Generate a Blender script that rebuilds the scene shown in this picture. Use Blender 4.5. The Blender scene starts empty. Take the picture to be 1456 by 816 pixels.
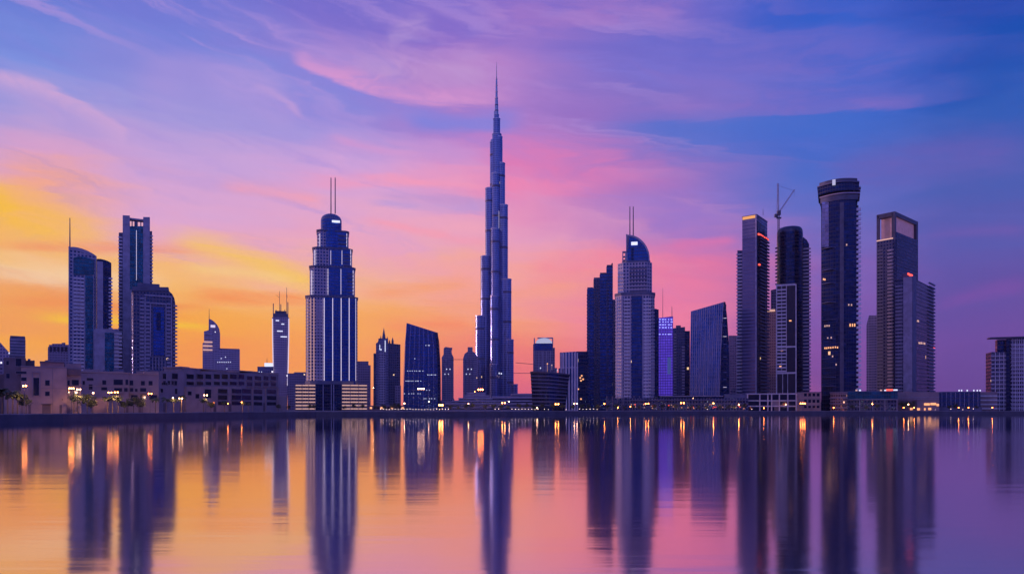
import bpy, bmesh, math, random
from math import sin, cos, tan, atan, atan2, sqrt, pi, floor, radians
from mathutils import Vector
random.seed(11)
S = bpy.context.scene
COL = S.collection

# ------------------------------------------------------------------ camera
F, CX, HZ, H = 970.667, 728.0, 581.0, 6.5      # focal length and horizon in the photograph's pixels, eye height
G = 3.9                                         # level of the promenade and the land above the water
cam = bpy.data.cameras.new('camera'); camo = bpy.data.objects.new('camera', cam); COL.objects.link(camo)
camo.location = (0, 0, H); camo.rotation_euler = (radians(90), 0, 0)
cam.lens = 24; cam.sensor_width = 36; cam.shift_y = (HZ - 408) / 1456.0
cam.clip_start = 0.5; cam.clip_end = 60000
S.camera = camo
S.render.resolution_x, S.render.resolution_y = 1024, 573
S.view_settings.view_transform = 'Standard'; S.view_settings.look = 'None'
S.view_settings.exposure = 0.0; S.view_settings.gamma = 1.0; S.view_settings.use_curve_mapping = False
S.cycles.use_denoising = True
S.cycles.max_bounces = 6; S.cycles.diffuse_bounces = 2; S.cycles.glossy_bounces = 4
S.cycles.transparent_max_bounces = 4; S.cycles.volume_bounces = 0
S.cycles.sample_clamp_indirect = 16.0

SUN_AZ, SUN_EL = radians(-80), radians(3.0)     # the sun has just gone down out of frame on the left

def lin(c):
    return tuple(((v/255.0)/12.92 if v <= 10.31 else ((v/255.0+0.055)/1.055)**2.4) for v in c)

# ------------------------------------------------------------------ node helper
class NT:
    def __init__(s, tree): s.t = tree
    def n(s, typ, **kw):
        nd = s.t.nodes.new(typ)
        for k, v in kw.items(): setattr(nd, k, v)
        return nd
    def put(s, sock, v):
        if hasattr(v, 'is_output'): s.t.links.new(v, sock)
        else:
            try: sock.default_value = v
            except Exception: sock.default_value = tuple(v) + (1,)
    def m(s, op, a, b=None, c=None, clamp=False):
        nd = s.n('ShaderNodeMath', operation=op); nd.use_clamp = clamp
        s.put(nd.inputs[0], a)
        if b is not None: s.put(nd.inputs[1], b)
        if c is not None: s.put(nd.inputs[2], c)
        return nd.outputs[0]
    def mix(s, fac, a, b, mode='MIX'):
        nd = s.n('ShaderNodeMix', data_type='RGBA', blend_type=mode)
        s.put(nd.inputs[0], fac); s.put(nd.inputs[6], a if hasattr(a, 'is_output') else tuple(a)[:3] + (1,))
        s.put(nd.inputs[7], b if hasattr(b, 'is_output') else tuple(b)[:3] + (1,))
        return nd.outputs[2]
    def mixf(s, fac, a, b):
        nd = s.n('ShaderNodeMix', data_type='FLOAT')
        s.put(nd.inputs[0], fac); s.put(nd.inputs[2], a); s.put(nd.inputs[3], b)
        return nd.outputs[0]
    def smooth(s, x, a, b):
        nd = s.n('ShaderNodeMapRange', interpolation_type='SMOOTHSTEP')
        s.put(nd.inputs[0], x); s.put(nd.inputs[1], a); s.put(nd.inputs[2], b)
        return nd.outputs[0]
    def comb(s, x, y, z=0.0):
        nd = s.n('ShaderNodeCombineXYZ')
        s.put(nd.inputs[0], x); s.put(nd.inputs[1], y); s.put(nd.inputs[2], z)
        return nd.outputs[0]
    def noise(s, vec, scale, detail=4, rough=0.55, dist=0.0):
        nd = s.n('ShaderNodeTexNoise')
        s.t.links.new(vec, nd.inputs['Vector'])
        nd.inputs['Scale'].default_value = scale; nd.inputs['Detail'].default_value = detail
        nd.inputs['Roughness'].default_value = rough; nd.inputs['Distortion'].default_value = dist
        return nd.outputs[0]

# ------------------------------------------------------------------ sky
def az_el(px, py):
    u, v = (px - CX)/F, (HZ - py)/F
    return atan(u), atan(v/sqrt(1 + u*u))

def build_world():
    w = bpy.data.worlds.new('World'); S.world = w; w.use_nodes = True
    t = w.node_tree; t.nodes.clear(); N = NT(t)
    out = N.n('ShaderNodeOutputWorld'); bg = N.n('ShaderNodeBackground'); t.links.new(bg.outputs[0], out.inputs[0])
    tc = N.n('ShaderNodeTexCoord'); sp = N.n('ShaderNodeSeparateXYZ'); t.links.new(tc.outputs['Generated'], sp.inputs[0])
    x, y, z = sp.outputs
    az = N.m('ARCTAN2', x, y)
    hor = N.m('SQRT', N.m('ADD', N.m('MULTIPLY', x, x), N.m('MULTIPLY', y, y)))
    el = N.m('ARCTAN2', z, hor)
    # broad wind-drawn warping of the colour layers: long streaks, finer crosswise
    v0 = N.comb(N.m('MULTIPLY', az, 1.6), N.m('ADD', N.m('MULTIPLY', el, 6.5), N.m('MULTIPLY', az, 0.5)), 3.1)
    n0 = N.noise(v0, 1.5, 5, 0.55, 0.5)
    v1 = N.comb(N.m('MULTIPLY', az, 3.0), N.m('ADD', N.m('MULTIPLY', el, 21.0), N.m('MULTIPLY', n0, 1.2)), 9.0)
    n1 = N.noise(v1, 1.5, 6, 0.6, 0.25)
    elw = N.m('ADD', el, N.m('ADD', N.m('MULTIPLY', N.m('SUBTRACT', n0, 0.5), 0.12), N.m('MULTIPLY', N.m('SUBTRACT', n1, 0.5), 0.085)))
    azw = N.m('ADD', az, N.m('MULTIPLY', N.m('SUBTRACT', n0, 0.5), 0.25))
    EMAX = 1.2
    fac = N.m('DIVIDE', elw, EMAX, clamp=True)
    zen = (50, 74, 184)
    cols = [
      ('deg', -180, [(0,(56,54,124)),(4,(80,76,158)),(10,(140,116,196)),(17,(150,142,222)),(30,(104,122,220)),(48,(78,104,212)),(68,zen)]),
      ('deg', -100, [(0,(190,120,150)),(8,(170,120,185)),(20,(110,115,205)),(68,zen)]),
      ('px', -60, [(580,(250,165,85)),(520,(252,172,88)),(480,(254,176,66)),(430,(250,166,86)),(390,(254,204,140)),(330,(254,188,80)),(285,(253,176,100)),(240,(220,165,205)),(170,(178,158,220)),(90,(126,146,225)),(0,(106,126,215))]),
      ('px', 30, [(580,(250,150,80)),(520,(250,170,90)),(480,(255,172,62)),(440,(249,160,84)),(400,(255,206,148)),(350,(253,190,112)),(300,(255,186,84)),(262,(246,170,150)),(225,(222,165,205)),(160,(180,160,220)),(90,(126,146,225)),(0,(106,126,215))]),
      ('px', 240, [(580,(248,140,80)),(500,(253,152,74)),(455,(255,172,62)),(405,(254,190,104)),(372,(255,192,112)),(305,(230,172,210)),(336,(244,176,170)),(245,(208,166,220)),(165,(166,156,222)),(80,(120,135,220)),(0,(114,122,214))]),
      ('px', 480, [(580,(245,135,90)),(520,(254,160,82)),(455,(255,174,88)),(415,(255,186,120)),(385,(252,184,152)),(350,(240,172,198)),(300,(224,168,214)),(250,(214,166,220)),(200,(172,154,224)),(135,(136,136,220)),(80,(150,132,214)),(0,(120,110,206))]),
      ('px', 700, [(580,(220,100,130)),(540,(238,114,124)),(500,(248,134,118)),(450,(254,162,116)),(400,(252,168,160)),(350,(238,164,196)),(300,(236,148,190)),(250,(224,132,190)),(200,(190,130,204)),(150,(172,124,202)),(80,(182,130,202)),(0,(124,106,204))]),
      ('px', 970, [(580,(205,95,145)),(500,(232,112,150)),(440,(246,130,164)),(385,(232,122,168)),(340,(190,122,192)),(300,(158,122,204)),(250,(140,114,198)),(200,(92,114,206)),(145,(124,112,200)),(70,(108,108,205)),(0,(112,104,200))]),
      ('px', 1190, [(580,(122,72,146)),(480,(134,80,164)),(400,(128,94,180)),(320,(112,108,194)),(240,(80,108,200)),(160,(54,102,202)),(80,(62,98,202)),(0,(40,92,200))]),
      ('px', 1390, [(580,(100,68,146)),(480,(108,75,160)),(400,(96,80,165)),(320,(86,90,176)),(240,(68,94,180)),(160,(44,92,184)),(80,(10,78,178)),(0,(0,72,176))]),
      ('deg', 100, [(0,(92,74,160)),(10,(84,92,190)),(30,(50,84,185)),(68,zen)]),
      ('deg', 180, [(0,(56,54,124)),(4,(80,76,158)),(10,(140,116,196)),(17,(150,142,222)),(30,(104,122,220)),(48,(78,104,212)),(68,zen)]),
    ]
    res = None; prev = None
    for kind, p, stops in cols:
        if kind == 'px':
            a = az_el(p, HZ)[0]; pts = [(az_el(p, yy)[1], c) for yy, c in stops] + [(1.1, zen)]
        else:
            a = radians(p); pts = [(radians(e), c) for e, c in stops]
        r = N.n('ShaderNodeValToRGB'); cr = r.color_ramp; cr.interpolation = 'LINEAR'
        pts = sorted([(max(0.0, min(1.0, e/EMAX)), c) for e, c in pts], key=lambda q: q[0])
        while len(cr.elements) < len(pts): cr.elements.new(0.5)
        for e_, (pp, c) in zip(cr.elements, pts):
            e_.position = pp
        for e_, (pp, c) in zip(cr.elements, pts):
            e_.color = lin(c) + (1,)
        t.links.new(fac, r.inputs[0])
        if res is None: res = r.outputs[0]
        else: res = N.mix(N.smooth(azw, prev, a), res, r.outputs[0])
        prev = a
    # fine cirrus grain
    v2 = N.comb(N.m('ADD', N.m('MULTIPLY', az, 5.0), N.m('MULTIPLY', n0, 3.0)), N.m('ADD', N.m('MULTIPLY', el, 15.0), N.m('MULTIPLY', az, 2.2)), 1.0)
    n2 = N.noise(v2, 1.6, 9, 0.66, 0.9)
    # cloud banks: strokes across the sky (from, to in degrees of azimuth and elevation)
    def stroke(p0, p1, up, dn, bow, col, k, grain=0.6, ends=(0.25, 0.25)):
        nonlocal res
        (a0, e0), (a1, e1) = az_el(*p0), az_el(*p1)
        L = sqrt((a1-a0)**2 + (e1-e0)**2); dx, dy = (a1-a0)/L, (e1-e0)/L
        pa = N.m('SUBTRACT', az, a0); pe = N.m('SUBTRACT', N.m('ADD', el, N.m('MULTIPLY', N.m('SUBTRACT', n1, 0.5), 0.03)), e0)
        s_ = N.m('DIVIDE', N.m('ADD', N.m('MULTIPLY', pa, dx), N.m('MULTIPLY', pe, dy)), L)
        d_ = N.m('SUBTRACT', N.m('MULTIPLY', pe, dx), N.m('MULTIPLY', pa, dy))
        bowt = N.m('MULTIPLY', N.m('MULTIPLY', s_, N.m('SUBTRACT', 1.0, s_)), 4*bow/F)
        d_ = N.m('SUBTRACT', d_, bowt)
        mu = N.m('SUBTRACT', 1.0, N.smooth(d_, 0.0, up/F)); md = N.smooth(d_, -dn/F, 0.0)
        ms = N.m('MULTIPLY', N.smooth(s_, 0.0, ends[0]), N.m('SUBTRACT', 1.0, N.smooth(s_, 1-ends[1], 1.0)))
        g = N.m('ADD', 1-grain, N.m('MULTIPLY', N.smooth(n2, 0.36, 0.64), grain))
        mask = N.m('MULTIPLY', N.m('MULTIPLY', N.m('MULTIPLY', mu, md), ms), N.m('MULTIPLY', g, k))
        res = N.mix(mask, res, lin(col))
    # drawn-out cirrus fibres over the whole middle of the sky
    v3 = N.comb(N.m('ADD', N.m('MULTIPLY', az, 2.0), N.m('MULTIPLY', n0, 1.2)), N.m('ADD', N.m('MULTIPLY', el, 24.0), N.m('ADD', N.m('MULTIPLY', az, 5.5), N.m('MULTIPLY', n1, 1.5))), 7.0)
    n3 = N.noise(v3, 1.0, 7, 0.58, 0.7)
    win = N.m('MULTIPLY', N.smooth(el, 0.10, 0.27), N.m('SUBTRACT', 1.0, N.smooth(el, 0.46, 0.66)))
    win = N.m('MULTIPLY', win, N.m('SUBTRACT', 1.0, N.m('MULTIPLY', N.smooth(az, 0.1, 0.55), 0.8)))
    res = N.mix(N.m('MULTIPLY', N.m('MULTIPLY', N.smooth(n3, 0.50, 0.68), win), 0.48), res, N.mix(N.smooth(az, 0.08, 0.5), N.mix(N.smooth(el, 0.16, 0.4), lin((255,166,176)), lin((194,156,222))), lin((130,104,192))))
    res = N.mix(N.m('MULTIPLY', N.m('MULTIPLY', N.m('SUBTRACT', 1.0, N.smooth(n3, 0.30, 0.48)), win), 0.32), res, lin((140,132,222)))
    # the lens of cirrus left of the tallest tower, and the blue slot beneath it
    stroke((560,166), (760,168), 26, 16, -6, (118,132,224), 0.8, 0.2)
    stroke((404,80), (800,132), 84, 9, -22, (196,142,208), 0.72, 0.75, (0.22, 0.4))
    stroke((408,84), (760,134), 26, 7, -20, (226,156,210), 0.7, 0.5, (0.08, 0.4))
    stroke((660,40), (1010,10), 60, 40, 10, (172,124,200), 0.6, 0.7)
    stroke((690,120), (1456,60), 50, 40, 8, (134,112,200), 0.65, 0.7, (0.2, 0.4))
    stroke((740,158), (1430,122), 34, 5, -3, (152,112,196), 0.75, 0.5, (0.15, 0.3))
    stroke((830,176), (1300,170), 30, 20, 0, (74,112,206), 0.6, 0.2)
    # pink banks
    stroke((690,225), (1040,270), 60, 50, 10, (226,124,182), 0.8, 0.55, (0.1, 0.6))
    stroke((715,266), (900,262), 18, 22, 0, (246,136,180), 0.75, 0.5, (0.05, 0.5))
    stroke((460,190), (600,222), 9, 8, -5, (226,160,212), 0.7, 0.3)
    stroke((300,262), (480,300), 24, 12, 4, (250,164,180), 0.8, 0.5)
    stroke((370,262), (730,252), 20, 12, 4, (248,158,190), 0.7, 0.5)
    stroke((520,278), (740,298), 14, 10, 3, (188,150,212), 0.7, 0.4)
    stroke((505,320), (740,330), 22, 16, 2, (250,172,190), 0.7, 0.5)
    stroke((730,400), (990,372), 40, 26, 8, (250,134,160), 0.7, 0.5)
    stroke((940,350), (1060,338), 12, 12, 0, (228,118,174), 0.7, 0.4)
    stroke((500,250), (715,272), 9, 7, 3, (252,158,186), 0.7, 0.4)
    stroke((505,290), (720,300), 8, 8, 2, (186,156,220), 0.65, 0.4)
    stroke((498,312), (720,352), 9, 10, 3, (254,156,176), 0.65, 0.5)
    stroke((230,300), (440,322), 12, 12, 3, (222,172,218), 0.6, 0.5)
    stroke((480,84), (720,104), 44, 18, -8, (194,158,214), 0.6, 0.8)
    stroke((540,56), (620,28), 14, 22, 4, (188,156,216), 0.6, 0.7)
    # thin contrail-like wisps on the left
    stroke((-30,98), (186,196), 7, 26, 14, (218,172,216), 0.85, 0.4, (0.1, 0.06))
    stroke((350,122), (436,168), 7, 6, 6, (208,164,218), 0.7, 0.2)
    stroke((170,104), (440,150), 26, 80, 22, (178,154,222), 0.85, 0.4)
    stroke((60,30), (330,120), 40, 50, 0, (142,138,218), 0.6, 0.7)
    stroke((430,190), (720,215), 20, 24, -6, (200,150,214), 0.6, 0.6)
    stroke((100,210), (420,250), 30, 30, 4, (206,170,222), 0.6, 0.6)
    stroke((20,150), (230,210), 40, 60, 10, (196,162,218), 0.5, 0.6)
    # sunset bands low on the left
    stroke((-60,272), (200,345), 40, 30, -6, (255,196,40), 0.95, 0.4, (0.1, 0.6))
    stroke((-60,346), (330,360), 12, 10, 3, (250,150,96), 0.75, 0.5)
    stroke((-60,392), (260,402), 20, 18, 2, (255,214,170), 0.7, 0.4)
    stroke((-60,428), (330,436), 11, 9, 2, (250,150,76), 0.8, 0.4)
    stroke((20,450), (330,466), 9, 9, 4, (255,200,40), 0.95, 0.3)
    stroke((220,330), (480,424), 26, 26, 8, (255,202,92), 0.95, 0.4)
    stroke((240,384), (440,404), 14, 12, 4, (255,208,130), 0.7, 0.5)
    stroke((240,420), (470,428), 16, 12, 0, (254,140,70), 0.7, 0.5)
    stroke((500,420), (690,404), 18, 14, 0, (255,160,100), 0.6, 0.5)
    stroke((530,466), (690,458), 16, 14, 0, (255,138,96), 0.6, 0.5)
    # dim mauve bank over the right shore
    stroke((1150,262), (1500,214), 40, 36, 8, (110,94,182), 0.7, 0.6)
    stroke((1300,336), (1480,330), 14, 12, 4, (118,90,176), 0.5, 0.5)
    stroke((1310,440), (1480,404), 16, 14, 4, (132,78,168), 0.6, 0.5)
    # a trace of the physical sky for the twilight arch itself
    sky = N.n('ShaderNodeTexSky', sky_type='NISHITA'); sky.sun_disc = False
    sky.sun_elevation = SUN_EL; sky.sun_rotation = SUN_AZ
    skc = N.mix(1.0, (0, 0, 0), sky.outputs[0], 'ADD')
    nm = N.n('ShaderNodeMix', data_type='RGBA', blend_type='MULTIPLY'); nm.inputs[0].default_value = 1
    t.links.new(skc, nm.inputs[6]); nm.inputs[7].default_value = (0.004, 0.004, 0.004, 1)
    res = N.mix(1.0, res, nm.outputs[2], 'ADD')
    hs = N.n('ShaderNodeHueSaturation'); hs.inputs['Saturation'].default_value = 1.0; t.links.new(res, hs.inputs['Color']); res = hs.outputs[0]
    t.links.new(res, bg.inputs[0]); bg.inputs[1].default_value = 1.0
build_world()

sl = bpy.data.lights.new('sun', 'SUN'); so = bpy.data.objects.new('sun', sl); COL.objects.link(so)
sl.energy = 1.15; sl.angle = radians(1.5); sl.color = (1.0, 0.52, 0.58)
_d = Vector((sin(SUN_AZ)*cos(SUN_EL), cos(SUN_AZ)*cos(SUN_EL), sin(SUN_EL)))
so.rotation_euler = _d.to_track_quat('Z', 'Y').to_euler()

# ------------------------------------------------------------------ mesh builder
def wx(px, Y): return (px - CX)/F*Y
def wz(py, Y): return H + (HZ - py)/F*Y
def gp(px, Y): return (wx(px, Y), Y)

class Face:
    """A vertical wall plane through a point; px/py give where on it a feature stands."""
    def __init__(s, px, Y, rot=0.0, d=None):
        s.c = Vector((wx(px, Y), Y))
        a = atan2(s.c.x, s.c.y) + radians(rot)
        s.t = Vector((cos(a), -sin(a))) if d is None else Vector(d).normalized()
        s.n = Vector((s.t.y, -s.t.x))
    def s_(s, px):
        u = (px - CX)/F
        return (u*s.c.y - s.c.x)/(s.t.x - u*s.t.y)
    def p(s, px, off=0.0):
        q = s.c + s.t*s.s_(px) + s.n*off
        return (q.x, q.y)
    def z(s, px, py):
        return wz(py, (s.c + s.t*s.s_(px)).y)

class MB:
    def __init__(s): s.v = []; s.f = []; s.uv = []; s.mi = []
    def face(s, pts, uvs=None, m=0):
        i = len(s.v); s.v += [tuple(p) for p in pts]
        s.f.append(list(range(i, i+len(pts)))); s.uv.append(uvs or [(0, 0)]*len(pts)); s.mi.append(m)
    def prism(s, poly, z0, z1, m=0, mt=None, bottom=False):
        n = len(poly); u = 0.0
        zt = z1 if isinstance(z1, (list, tuple)) else [z1]*n
        for i in range(n):
            a, b = poly[i], poly[(i+1) % n]; j = (i+1) % n
            l = sqrt((a[0]-b[0])**2 + (a[1]-b[1])**2)
            s.face([(a[0],a[1],z0),(b[0],b[1],z0),(b[0],b[1],zt[j]),(a[0],a[1],zt[i])], [(u,z0-G),(u+l,z0-G),(u+l,zt[j]-G),(u,zt[i]-G)], m)
            u += l
        s.face([(p[0],p[1],zt[i]) for i, p in enumerate(poly)], None, m if mt is None else mt)
        if bottom: s.face([(p[0],p[1],z0) for p in reversed(poly)], None, m if mt is None else mt)
        return s
    def box(s, x0, x1, y0, y1, z0, z1, m=0):
        return s.prism([(x0,y0),(x1,y0),(x1,y1),(x0,y1)], z0, z1, m, None, True)
    def pbox(s, fc, px0, px1, py0, py1, o0, o1, m=0, zz=None):
        """a box on a wall plane: between px0..px1, py0 (top)..py1, from o0 behind to o1 proud of the plane"""
        pm = (px0+px1)/2
        zt, zb = (fc.z(pm, py0), fc.z(pm, py1)) if zz is None else zz
        a, b, c, d = fc.p(px0, o1), fc.p(px1, o1), None, None
        s0, s1 = fc.s_(px0), fc.s_(px1)
        q = lambda ss, o: tuple(fc.c + fc.t*ss + fc.n*o)
        return s.prism([q(s0,o1), q(s1,o1), q(s1,o0), q(s0,o0)], zb, zt, m, None, True)
    def prof(s, fc, pts, depth, m=0, off=0.0, mt=None, base=True):
        """an outline drawn on a wall plane, carried back by depth"""
        fr = []
        for px, py in pts:
            ss = fc.s_(px); q = fc.c + fc.t*ss + fc.n*off
            fr.append((q.x, q.y, max(G, fc.z(px, py)), ss))
        fr.reverse() if area2([(a[3], a[2]) for a in fr]) < 0 else None
        s.face([f[:3] for f in fr], [(f[3], f[2]-G) for f in fr], m)
        bk = [(f[0]-fc.n.x*depth, f[1]-fc.n.y*depth, f[2]) for f in fr]
        s.face(list(reversed(bk)), [(f[3], f[2]-G) for f in reversed(fr)], m)
        n = len(fr)
        for i in range(n):
            j = (i+1) % n; a, b = fr[i], fr[j]
            steep = abs(a[2]-b[2]) > abs(a[3]-b[3])
            if steep: uv = [(900, a[2]-G), (900+depth, a[2]-G), (900+depth, b[2]-G), (900, b[2]-G)]
            else: uv = None
            s.face([a[:3], bk[i], bk[j], b[:3]], uv, m if steep or mt is None else mt)
        return s
    def cyl(s, cx, cy, r, z0, z1, n=24, m=0, r1=None, ry=None, cap=True, a0=0.0):
        r1 = r if r1 is None else r1; k = 1.0 if ry is None else ry/r
        p0 = [(cx+r*cos(a0+2*pi*i/n), cy+k*r*sin(a0+2*pi*i/n)) for i in range(n)]
        p1 = [(cx+r1*cos(a0+2*pi*i/n), cy+k*r1*sin(a0+2*pi*i/n)) for i in range(n)]
        L = 2*pi*r/n
        for i in range(n):
            j = (i+1) % n
            s.face([p0[i]+(z0,), p0[j]+(z0,), p1[j]+(z1,), p1[i]+(z1,)], [(L*i,z0-G),(L*i+L,z0-G),(L*i+L,z1-G),(L*i,z1-G)], m)
        if cap:
            s.face([p+(z1,) for p in p1], None, m); s.face([p+(z0,) for p in reversed(p0)], None, m)
        return s
    def bar(s, a, b, w, m=0, w1=None, n=4):
        a, b = Vector(a), Vector(b); d = (b-a).normalized()
        u = d.cross(Vector((0.31, 0.11, 0.94)) if abs(d.z) < 0.99 else Vector((1, 0, 0))).normalized(); v = d.cross(u)
        w1 = w if w1 is None else w1
        ra = [a + u*(w*cos(2*pi*(i+.5)/n)) + v*(w*sin(2*pi*(i+.5)/n)) for i in range(n)]
        rb = [b + u*(w1*cos(2*pi*(i+.5)/n)) + v*(w1*sin(2*pi*(i+.5)/n)) for i in range(n)]
        for i in range(n):
            j = (i+1) % n; s.face([ra[i], ra[j], rb[j], rb[i]], None, m)
        s.face(list(reversed(ra)), None, m); s.face(rb, None, m)
        return s
    def ball(s, c, r, m=0, n=8, k=5, sz=1.0):
        R = []
        for i in range(k+1):
            th = -pi/2 + pi*i/k
            R.append([(c[0]+r*cos(th)*cos(2*pi*j/n), c[1]+r*cos(th)*sin(2*pi*j/n), c[2]+sz*r*sin(th)) for j in range(n)])
        for i in range(k):
            for j in range(n):
                j2 = (j+1) % n; s.face([R[i][j], R[i][j2], R[i+1][j2], R[i+1][j]], None, m)
        return s
    def loft(s, rings, m=0, cap=True):
        n = len(rings[0])
        for k in range(len(rings)-1):
            u = 0
            for i in range(n):
                j = (i+1) % n; a, b, c, d = rings[k][i], rings[k][j], rings[k+1][j], rings[k+1][i]
                l = (Vector(a)-Vector(b)).length
                s.face([a, b, c, d], [(u,a[2]-G),(u+l,b[2]-G),(u+l,c[2]-G),(u,d[2]-G)], m); u += l
        if cap: s.face(rings[-1], None, m); s.face(list(reversed(rings[0])), None, m)
        return s
    def mesh(s, name, mats, o=(0, 0, 0), smooth=False, dedup=False):
        me = bpy.data.meshes.new(name)
        me.from_pydata([(v[0]-o[0], v[1]-o[1], v[2]-o[2]) for v in s.v], [], s.f)
        ul = me.uv_layers.new(name='UVMap'); k = 0
        flat = [c for uv in s.uv for p in uv for c in p]
        ul.data.foreach_set('uv', flat)
        for mt in (mats if isinstance(mats, (list, tuple)) else [mats]): me.materials.append(mt)
        me.polygons.foreach_set('material_index', s.mi)
        if smooth: me.polygons.foreach_set('use_smooth', [True]*len(s.f))
        me.update(); return me

def area2(p):
    return sum(p[i][0]*p[(i+1) % len(p)][1] - p[(i+1) % len(p)][0]*p[i][1] for i in range(len(p)))

def origin_of(o):
    v = Vector((0, 0, 0))
    while o is not None: v = v + o.location; o = o.parent
    return v
def thing(name, label, cat, xy, z=G, group=None):
    o = bpy.data.objects.new(name, None); COL.objects.link(o); o.location = (xy[0], xy[1], z)
    o.empty_display_size = 1.0
    o['label'] = label; o['category'] = cat
    if group: o['group'] = group
    return o
def part(name, mb, mats, parent, label=None, smooth=False):
    me = mb.mesh(name, mats, origin_of(parent), smooth)
    o = bpy.data.objects.new(name, me); COL.objects.link(o); o.parent = parent
    if label: o['label'] = label
    return o
def rep(o, dx=0, dy=0, dz=0):
    c = o.copy(); COL.objects.link(c); c.location = (o.location.x+dx, o.location.y+dy, o.location.z+dz); return c
def structure(name, mb, mats):
    o = bpy.data.objects.new(name, mb.mesh(name, mats)); COL.objects.link(o); o['kind'] = 'structure'; return o
def copy_tree(o, parent=None):
    c = o.copy(); COL.objects.link(c)
    if parent is not None: c.parent = parent
    for ch in list(o.children): copy_tree(ch, c)
    return c

# floors of balconies along a wall from P to Q (outside on the right of P->Q): one mesh, one child per floor
def balconies(root, P, Q, z0, z1, fh, out, mat, th=0.32, rail=0.95, name='balcony', inset=0.4, gap=0):
    fh, th, rail = fh*1.3, th*1.5, rail*1.5
    P, Q = Vector(P), Vector(Q); t = (Q-P).normalized(); n = Vector((t.y, -t.x))
    k = max(1, int((z1-z0)/fh)); mb = MB()
    a, b = P - n*inset, Q - n*inset; c, d = Q + n*out, P + n*out
    mb.prism([tuple(d), tuple(c), tuple(b), tuple(a)], z0, z0+th, 0, None, True)
    e, f = d - n*0.15, c - n*0.15
    mb.prism([tuple(d), tuple(c), tuple(f), tuple(e)], z0+th+.002, z0+th+rail, 0, None, True)
    o = part(name, mb, mat, root)
    for i in range(1, min(k, 99)):
        rep(o, 0, 0, i*(z1-z0)/k)
def ring_slabs(root, poly, z0, z1, fh, mat, th=0.5, name='balcony'):
    k = max(1, int((z1-z0)/fh)); mb = MB(); mb.prism(poly, z0, z0+th, 0, None, True)
    o = part(name, mb, mat, root)
    for i in range(1, min(k, 99)): rep(o, 0, 0, i*(z1-z0)/k)
def grow(poly, d):
    cx = sum(p[0] for p in poly)/len(poly); cy = sum(p[1] for p in poly)/len(poly)
    o = []
    for x, y in poly:
        l = sqrt((x-cx)**2 + (y-cy)**2); o.append((x+(x-cx)/l*d, y+(y-cy)/l*d))
    return o
def quad(pa, pb, pc, Y, th):
    """footprint with its near corner at column pb, depth Y; left wall reaches column pa, right wall column pc"""
    th = radians(th); X = wx(pb, Y)
    def reach(px, dx, dy):
        u = (px-CX)/F; return (u*Y - X)/(dx - u*dy)
    lx, ly = -cos(th), sin(th); rx, ry = sin(th), cos(th)
    l = reach(pa, lx, ly); r = reach(pc, rx, ry)
    B = (X, Y); A = (X+l*lx, Y+l*ly); C = (X+r*rx, Y+r*ry); D = (A[0]+r*rx, A[1]+r*ry)
    return [B, C, D, A], Face(pb, Y, d=(-lx, -ly)), Face(pb, Y, d=(rx, ry))

# ------------------------------------------------------------------ materials
_mats = {}
def plain(name, col, rough=0.6, metal=0.0, emit=0.0, ecol=None, grain=0.25, gs=0.15):
    if name in _mats: return _mats[name]
    m = bpy.data.materials.new(name); m.use_nodes = True; t = m.node_tree; N = NT(t)
    b = t.nodes['Principled BSDF']
    tc = N.n('ShaderNodeTexCoord')
    if grain:
        g = N.noise(tc.outputs['Object'], gs, 5, 0.6)
        mp = N.n('ShaderNodeMapRange'); t.links.new(g, mp.inputs[0]); mp.inputs[1].default_value = 0.3; mp.inputs[2].default_value = 0.7
        mp.inputs[3].default_value = 1-grain; mp.inputs[4].default_value = 1+grain
        c = N.mix(1.0, col, N.comb(mp.outputs[0], mp.outputs[0], mp.outputs[0]), 'MULTIPLY')
        t.links.new(c, b.inputs['Base Color'])
    else: b.inputs['Base Color'].default_value = tuple(col) + (1,)
    b.inputs['Roughness'].default_value = rough; b.inputs['Metallic'].default_value = metal
    if emit:
        b.inputs['Emission Color'].default_value = tuple(ecol or col) + (1,); b.inputs['Emission Strength'].default_value = emit
    _mats[name] = m; return m

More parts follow.
